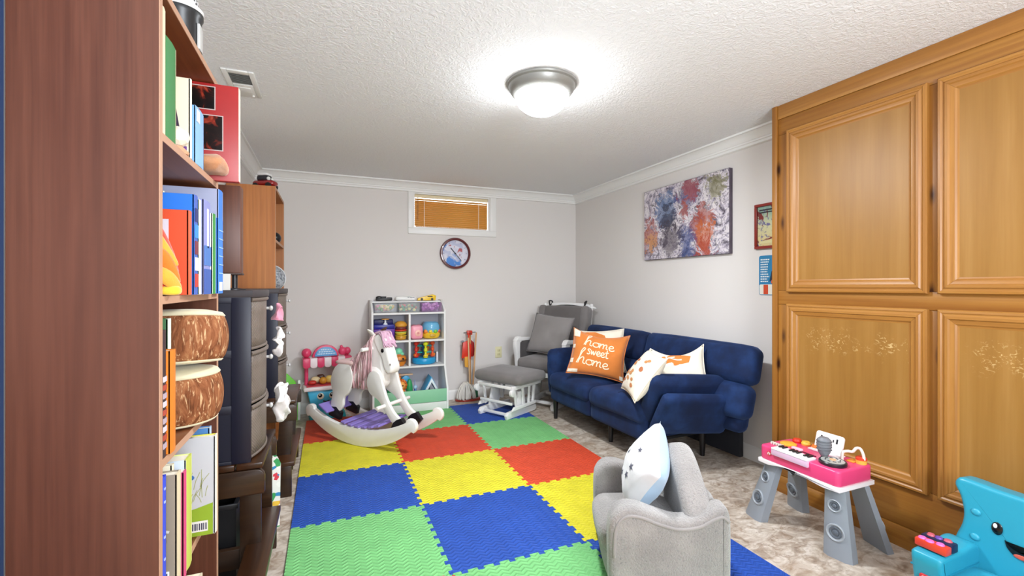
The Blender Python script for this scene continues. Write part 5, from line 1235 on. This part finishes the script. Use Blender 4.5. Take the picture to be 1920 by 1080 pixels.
p = thing('throw_pillow', 'white pillow with grey stars and pale blue back, propped on the grey plush armchair', 'pillow', pw_(.0, .17, .403), rot=stand(0, (-.88, .47), R(22), R(30)))
fn = pillow_fn(.285, .285, .16, .1, 31, .006); 
b = B(); b.grid(lambda a, c: fn(a*2-1, c*2-1, 1), 22, 22); b.build('pillow_front', WB_, p, smooth=180)
b = B(); b.grid(lambda a, c: fn(a*2-1, c*2-1, -1), 22, 22); b.build('pillow_back', LB, p, smooth=180)
for u, v, r_ in ((.42, .28, .13), (.45, -.05, .12), (.05, .68, .09), (-.55, -.5, .1), (-.3, .1, .1), (.1, -.4, .11)):
    pillow_patch(fn, [(u+r_*(1 if k % 2 == 0 else .45)*sin(k*pi/5), v+r_*(1 if k % 2 == 0 else .45)*cos(k*pi/5)) for k in range(10)], 'star_print', plain('#5c5d6c', .9), p, .0015, 2)
# ============================================================ TOY PIANO TABLE
pi_ = thing('toy_piano', 'pink toy keyboard table on four grey speaker legs in front of the pine cabinet', 'toy piano', (1.955, 1.4075, 0), R(-90))
PKP, WHT, GRY = plain('#e2447a', .3), plain('#efe9ec', .35), plain('#8a9098', .42)
bo = rrect(-.186, 0, .186, .225, .022, 5)
B().prism(bo, .305, .372, 'xy', .009, 3).build('body', PKP, pi_)
# white underside with a wavy lower edge
w_ = [(-.19, .306), (.19, .306), (.19, .288), (.12, .284), (.06, .292), (0, .303), (-.04, .303), (-.09, .296), (-.14, .286), (-.19, .288)]
B().prism(w_, -.004, .229, 'xz', .002).build('underside', WHT, pi_)
def leg(tx, ty, fx, fy, face, label=None):
    """tapered speaker column from the body corner (tx,ty) to the floor (fx,fy); face = direction the speakers look"""
    n = Vector((face[0], face[1], 0)).normalized(); sd = Vector((-n.y, n.x, 0)); top = Vector((tx, ty, .3)); bot = Vector((fx, fy, 0.0)); t = bmesh.new(); rings = []
    for q in range(7):
        k = q/6; c = bot.lerp(top, k); hw = .06-.019*k; dp = .046-.012*k
        prof = [(-hw, -dp*.5), (-hw*.92, dp*.25), (-hw*.55, dp*.5), (hw*.55, dp*.5), (hw*.92, dp*.25), (hw, -dp*.5)]
        rings.append([t.verts.new(c+sd*a+n*d) for a, d in prof])
    for a, b_ in zip(rings, rings[1:]):
        for j in range(6): t.faces.new((a[j], a[(j+1) % 6], b_[(j+1) % 6], b_[j]))
    t.faces.new(rings[0]); t.faces.new(rings[-1]); bmesh.ops.recalc_face_normals(t, faces=t.faces)
    b = B(); b._add(t); o = b.build('leg', GRY, pi_, smooth=30)
    up = (top-bot).normalized(); out = sd.cross(up).normalized(); out = out if out.dot(n) > 0 else -out
    for k, r_ in ((.36, .036), (.72, .026)):
        c = bot.lerp(top, k); c = c+n*((.046-.012*k)*.5)
        M = Matrix.Translation(c) @ out.to_track_quat('Z', 'Y').to_matrix().to_4x4()
        b = B(M); b.lathe([(r_, -.004), (r_, .004), (r_*.9, .006), (r_*.8, .004), (r_*.72, .001), (r_*.6, -.001), (0, -.001)], 28); s_ = b.build('speaker', plain('#9aa0a7', .4), o)
        b = B(M); b.lathe([(r_*.66, .0015), (r_*.6, .0052), (r_*.5, .0045), (r_*.36, .001), (r_*.34, .004), (r_*.2, .0065), (0, .007)], 24); 
        o2 = b.build('speaker_cone', plain('#5a616a', .4), o)
    return o
leg(-.14, .045, -.215, .005, (-.25, -1)); leg(.145, .045, .165, .035, (.15, -1)); leg(.15, .19, .18, .285, (.3, 1)); leg(-.14, .19, -.2, .285, (-.3, -1))
zt = .3722
kb = B().bb((-.115, -.012, .345), (.06, .055, zt+.003), .003).build('keyboard_bed', plain('#d9b7cf', .35), pi_)
for k in range(10): B().bb((-.113+k*.0172, -.014, zt+.001), (-.113+k*.0172+.0164, .05, zt+.0085), .0015, 1).build('white_key', plain('#f1eeec', .3), kb)
for k in (0, 1, 3, 4, 5, 7, 8): B().bb((-.113+(k+1)*.0172-.0045, .018, zt+.0085), (-.113+(k+1)*.0172+.0045, .05, zt+.0145), .001, 1).build('black_key', plain('#17141a', .3), kb)
b = B().lathe([(0, 0), (.05, 0), (.052, .004), (.052, .012), (.049, .016), (.046, .016), (.044, .013), (0, .013)], 36, c=(.117, .07, zt)).build('turntable', plain('#24242a', .3), pi_)
B().lathe([(0, .013), (.043, .013), (.044, .016), (.03, .0175), (.014, .0185), (0, .0185)], 32, c=(.117, .07, zt)).build('turntable_disc', plain('#b7b9b4', .3, .2), b)
q = B()
for k in range(8): a = k*pi/4; q.box((.117+.027*cos(a), .07+.027*sin(a), zt+.0186), (.012, .004, .002), rot=(0, 0, a+1.2))
q.build('disc_marking', plain('#3c3c40', .4), b); B().cyl((.117, .07, zt+.0195), .012, .003, seg=18).build('disc_centre', plain('#d8a878', .4), b)
for x, y, r_, c in ((-.125, .12, .036, '#e8a838'),): B().lathe([(0, 0), (r_, 0), (r_, .005), (r_*.8, .009), (0, .01)], 24, c=(x, y, zt)).build('drum_pad', plain(c, .4), pi_)
b = B()
for k in range(5): b.box((-.16+k*.013, .055, zt+.006), (.007, .018, .012), .002)
b.build('slider_row', plain('#d8d4c8', .4), pi_)
for x, c in ((-.13, '#d8331f'), (-.085, '#eec248'), (-.035, '#ec7a2c')): B().lathe([(0, 0), (.019, 0), (.021, .008), (.016, .017), (0, .018)], 20, c=(x, .19, zt)).build('button', plain(c, .35), pi_)
B().soft((-.055, .085, zt+.006), (.05, .022, .014), .006, 5).build('button', plain('#f0bccb', .35), pi_, smooth=180)
B().bb((-.03, .078, zt), (.035, .086, zt+.004), .001).build('slot', plain('#5a1030', .4), pi_)
tb = B(T(.02, .185, zt) @ RX(R(-16))); tb.prism(rrect(-.062, 0, .062, .088, .012), -.006, .006, 'xz', .003); tb = tb.build('tablet', plain('#f2efec', .3), pi_)
for x, z, w2, h2 in ((-.034, .06, .008, .022), (-.02, .058, .006, .012), (.02, .058, .006, .012), (.036, .06, .008, .022)):
    b = B(T(.02, .185, zt) @ RX(R(-16))); b.box((x, -.007, z), (w2, .002, h2), .001, 1); b.build('tablet_mark', plain('#1c1c20', .4), tb)
B().bb((-.05, .15, zt), (.09, .2, zt+.006), .002).build('tablet_base', plain('#f0e8ea', .35), pi_)
mi = B(); mi.cyl((.06, .1, zt+.012), .014, .024, r2=.01, seg=16); mi.build('microphone_stem', plain('#6a6e74', .4), pi_)
mc = B(); mc.lathe([(0, .012), (.014, .012), (.024, .03), (.029, .062), (.027, .084), (.017, .094), (0, .096)], 24, c=(.06, .1, zt)); mc = mc.build('microphone', plain('#7a7e85', .45), pi_)
for z in (.04, .052, .064, .076): B().lathe([(.0265, z), (.0302, z+.002), (.0265, z+.005)], 24, c=(.06, .1, zt)).build('microphone_rib', plain('#5c6066', .45), mc)
B().tube(smoothline([(.105, .15, zt), (.107, .152, zt+.035), (.122, .16, zt+.045), (.138, .168, zt+.047), (.15, .172, zt+.065), (.163, .178, zt+.066), (.172, .182, zt+.045), (.175, .184, zt+.02)], 6), .006, 10).build('microphone_cable', plain('#efe4da', .35), pi_, smooth=180)
B().lathe([(0, 0), (.02, 0), (.02, .017), (0, .017)], 20, c=(.16, .19, zt)).build('plug_base', plain('#eeb24a', .4), pi_)
B().lathe([(0, .017), (.021, .017), (.021, .026), (.014, .03), (0, .03)], 20, c=(.16, .19, zt)).build('plug', plain('#d8402a', .4), pi_)
B().bb((.115, .16, zt), (.145, .2, zt+.006), .002).build('button', plain('#e8963c', .4), pi_)
B().cyl((-.132, -.001, .342), .011, .003, rot=(R(90), 0, 0), seg=18).build('logo_disc', plain('#d23a48', .35), pi_)
def logo(parent, c, s, rot=None):
    b = B(T(*c) @ (rot or Matrix()))
    b.tube(smoothline([(-.5*s, 0, -.45*s), (-.34*s, 0, .3*s), (-.12*s, 0, .5*s)], 4), .09*s, 6); b.tube([(-.62*s, 0, .05*s), (-.12*s, 0, .1*s)], .08*s, 6)
    b.tube([(.1*s, 0, .32*s), (.1*s, 0, -.5*s)], .09*s, 6); b.tube(smoothline([(.1*s, 0, .25*s), (.42*s, 0, .25*s), (.5*s, 0, .05*s), (.38*s, 0, -.15*s), (.12*s, 0, -.13*s)], 4), .08*s, 6)
    return b.build('logo_lettering', plain('#f4ece8', .4), parent, smooth=180)
logo(pi_, (-.132, -.0028, .342), .014)
# ============================================================ BLUE TOY CHAIR
tc = thing('toy_chair', 'turquoise plastic toddler chair with a smiling face in the bottom right corner', 'toy chair', (2.085, .742, 0), R(-90))
TQ = plain('#2c9ab5', .33); TQ2 = plain('#38a4bf', .33)
ol_ = [(v.x, v.y) for v in smoothline([(-.15, .04), (-.176, .07), (-.18, .2), (-.172, .245), (-.158, .29), (-.155, .335), (-.166, .385), (-.182, .42), (-.176, .443), (-.155, .452), (-.08, .446), (0, .443), (.08, .446), (.155, .452), (.176, .443), (.182, .42), (.166, .385), (.155, .335), (.158, .29), (.172, .245), (.18, .2), (.176, .07), (.15, .04), (0, .04)], 3, True)]
b = B(RX(R(-5))); b.pad(ol_, 0, .085, .015); b.build('backrest', TQ, tc, smooth=60)
B().soft((0, -.12, .09), (.25, .26, .17), .03, 8, (0, 0, .004)).build('seat', TQ2, tc, smooth=180)
for s_ in (-1, 1):
    x0, x1 = sorted((s_*.105, s_*.193))
    B().pad([(v.x, v.y) for v in smoothline([(.0, 0), (.03, .03), (.035, .12), (.028, .225), (-.01, .246), (-.08, .238), (-.19, .236), (-.212, .222), (-.205, .17), (-.18, .05), (-.16, .004), (-.12, 0), (-.06, 0)], 4, True)], x0, x1, .013, 'yz').build('armrest', TQ, tc, smooth=60)
    B().prism([(.02, .178), (-.2065, .178), (-.2065, .183), (.02, .183)], x0-.0015, x1+.0015, 'yz', .001).build('arm_groove', plain('#1f8aa8', .4), tc)
M5 = RX(R(-5))
for x in (-.062, .062):
    b = B(M5); b.ball((x, -.002, .318), (.0145, .004, .021), 18); e = b.build('eye', plain('#101418', .15), tc); b = B(M5); b.ball((x-.004, -.0055, .326), (.0055, .002, .008), 12); b.build('glint', plain('#ffffff', .2), e)
b = B(M5); b.prism([(v.x, v.y) for v in smoothline([(-.042, .29), (-.036, .268), (-.018, .25), (0, .245), (.018, .25), (.036, .268), (.042, .29), (.034, .28), (.018, .27), (0, .266), (-.018, .27), (-.034, .28)], 3, True)], -.004, .001, 'xz', .001); mo = b.build('mouth', plain('#14181c', .3), tc)
b = B(M5); b.ball((0, -.0042, .2525), (.02, .002, .0075), 16); b.build('tongue', plain('#c85a4a', .4), mo)
for x in (-.118, .118):
    for z in (.348, .262): b = B(M5); b.ball((x, -.001, z), (.0135, .006, .012), 16); b.build('boss', TQ2, tc)
bk_ = thing('flip_book', 'small red and navy flip book with pink shapes on the turquoise toy chair arm', 'flip book', (1.935, .891, .2415), R(-90))
B().bb((-.044, -.036, 0), (.044, .0, .026), .004).build('page', plain('#d8412c', .35), bk_)
B().bb((-.044, .001, 0), (.044, .04, .03), .005).build('page', plain('#1b2346', .35), bk_)
b = B()
for x, y in ((-.028, -.02), (-.005, -.024), (.02, -.016)): b.lathe([(0, 0), (.012, 0), (.01, .004), (0, .005)], 14, c=(x, y, .026))
b.build('page_shape', plain('#ef6fc0', .4), bk_)
b = B()
for x, y in ((-.022, .02), (.022, .026)): b.lathe([(0, 0), (.012, 0), (.009, .005), (0, .006)], 14, c=(x, y, .03))
b.build('page_shape', plain('#c85a6a', .4), bk_); B().lathe([(0, .03), (.011, .03), (.009, .035), (0, .036)], 14, c=(0, .02, 0)).build('page_shape', plain('#6a4aa8', .4), bk_)
bd = B(); bd.prism(rrect(-.168, .13, -.136, .162, .006), -.21, -.19, 'xz', .002); bd = bd.build('logo_badge', plain('#c8383a', .35), tc); logo(bd, (-.152, -.2112, .146), .021)
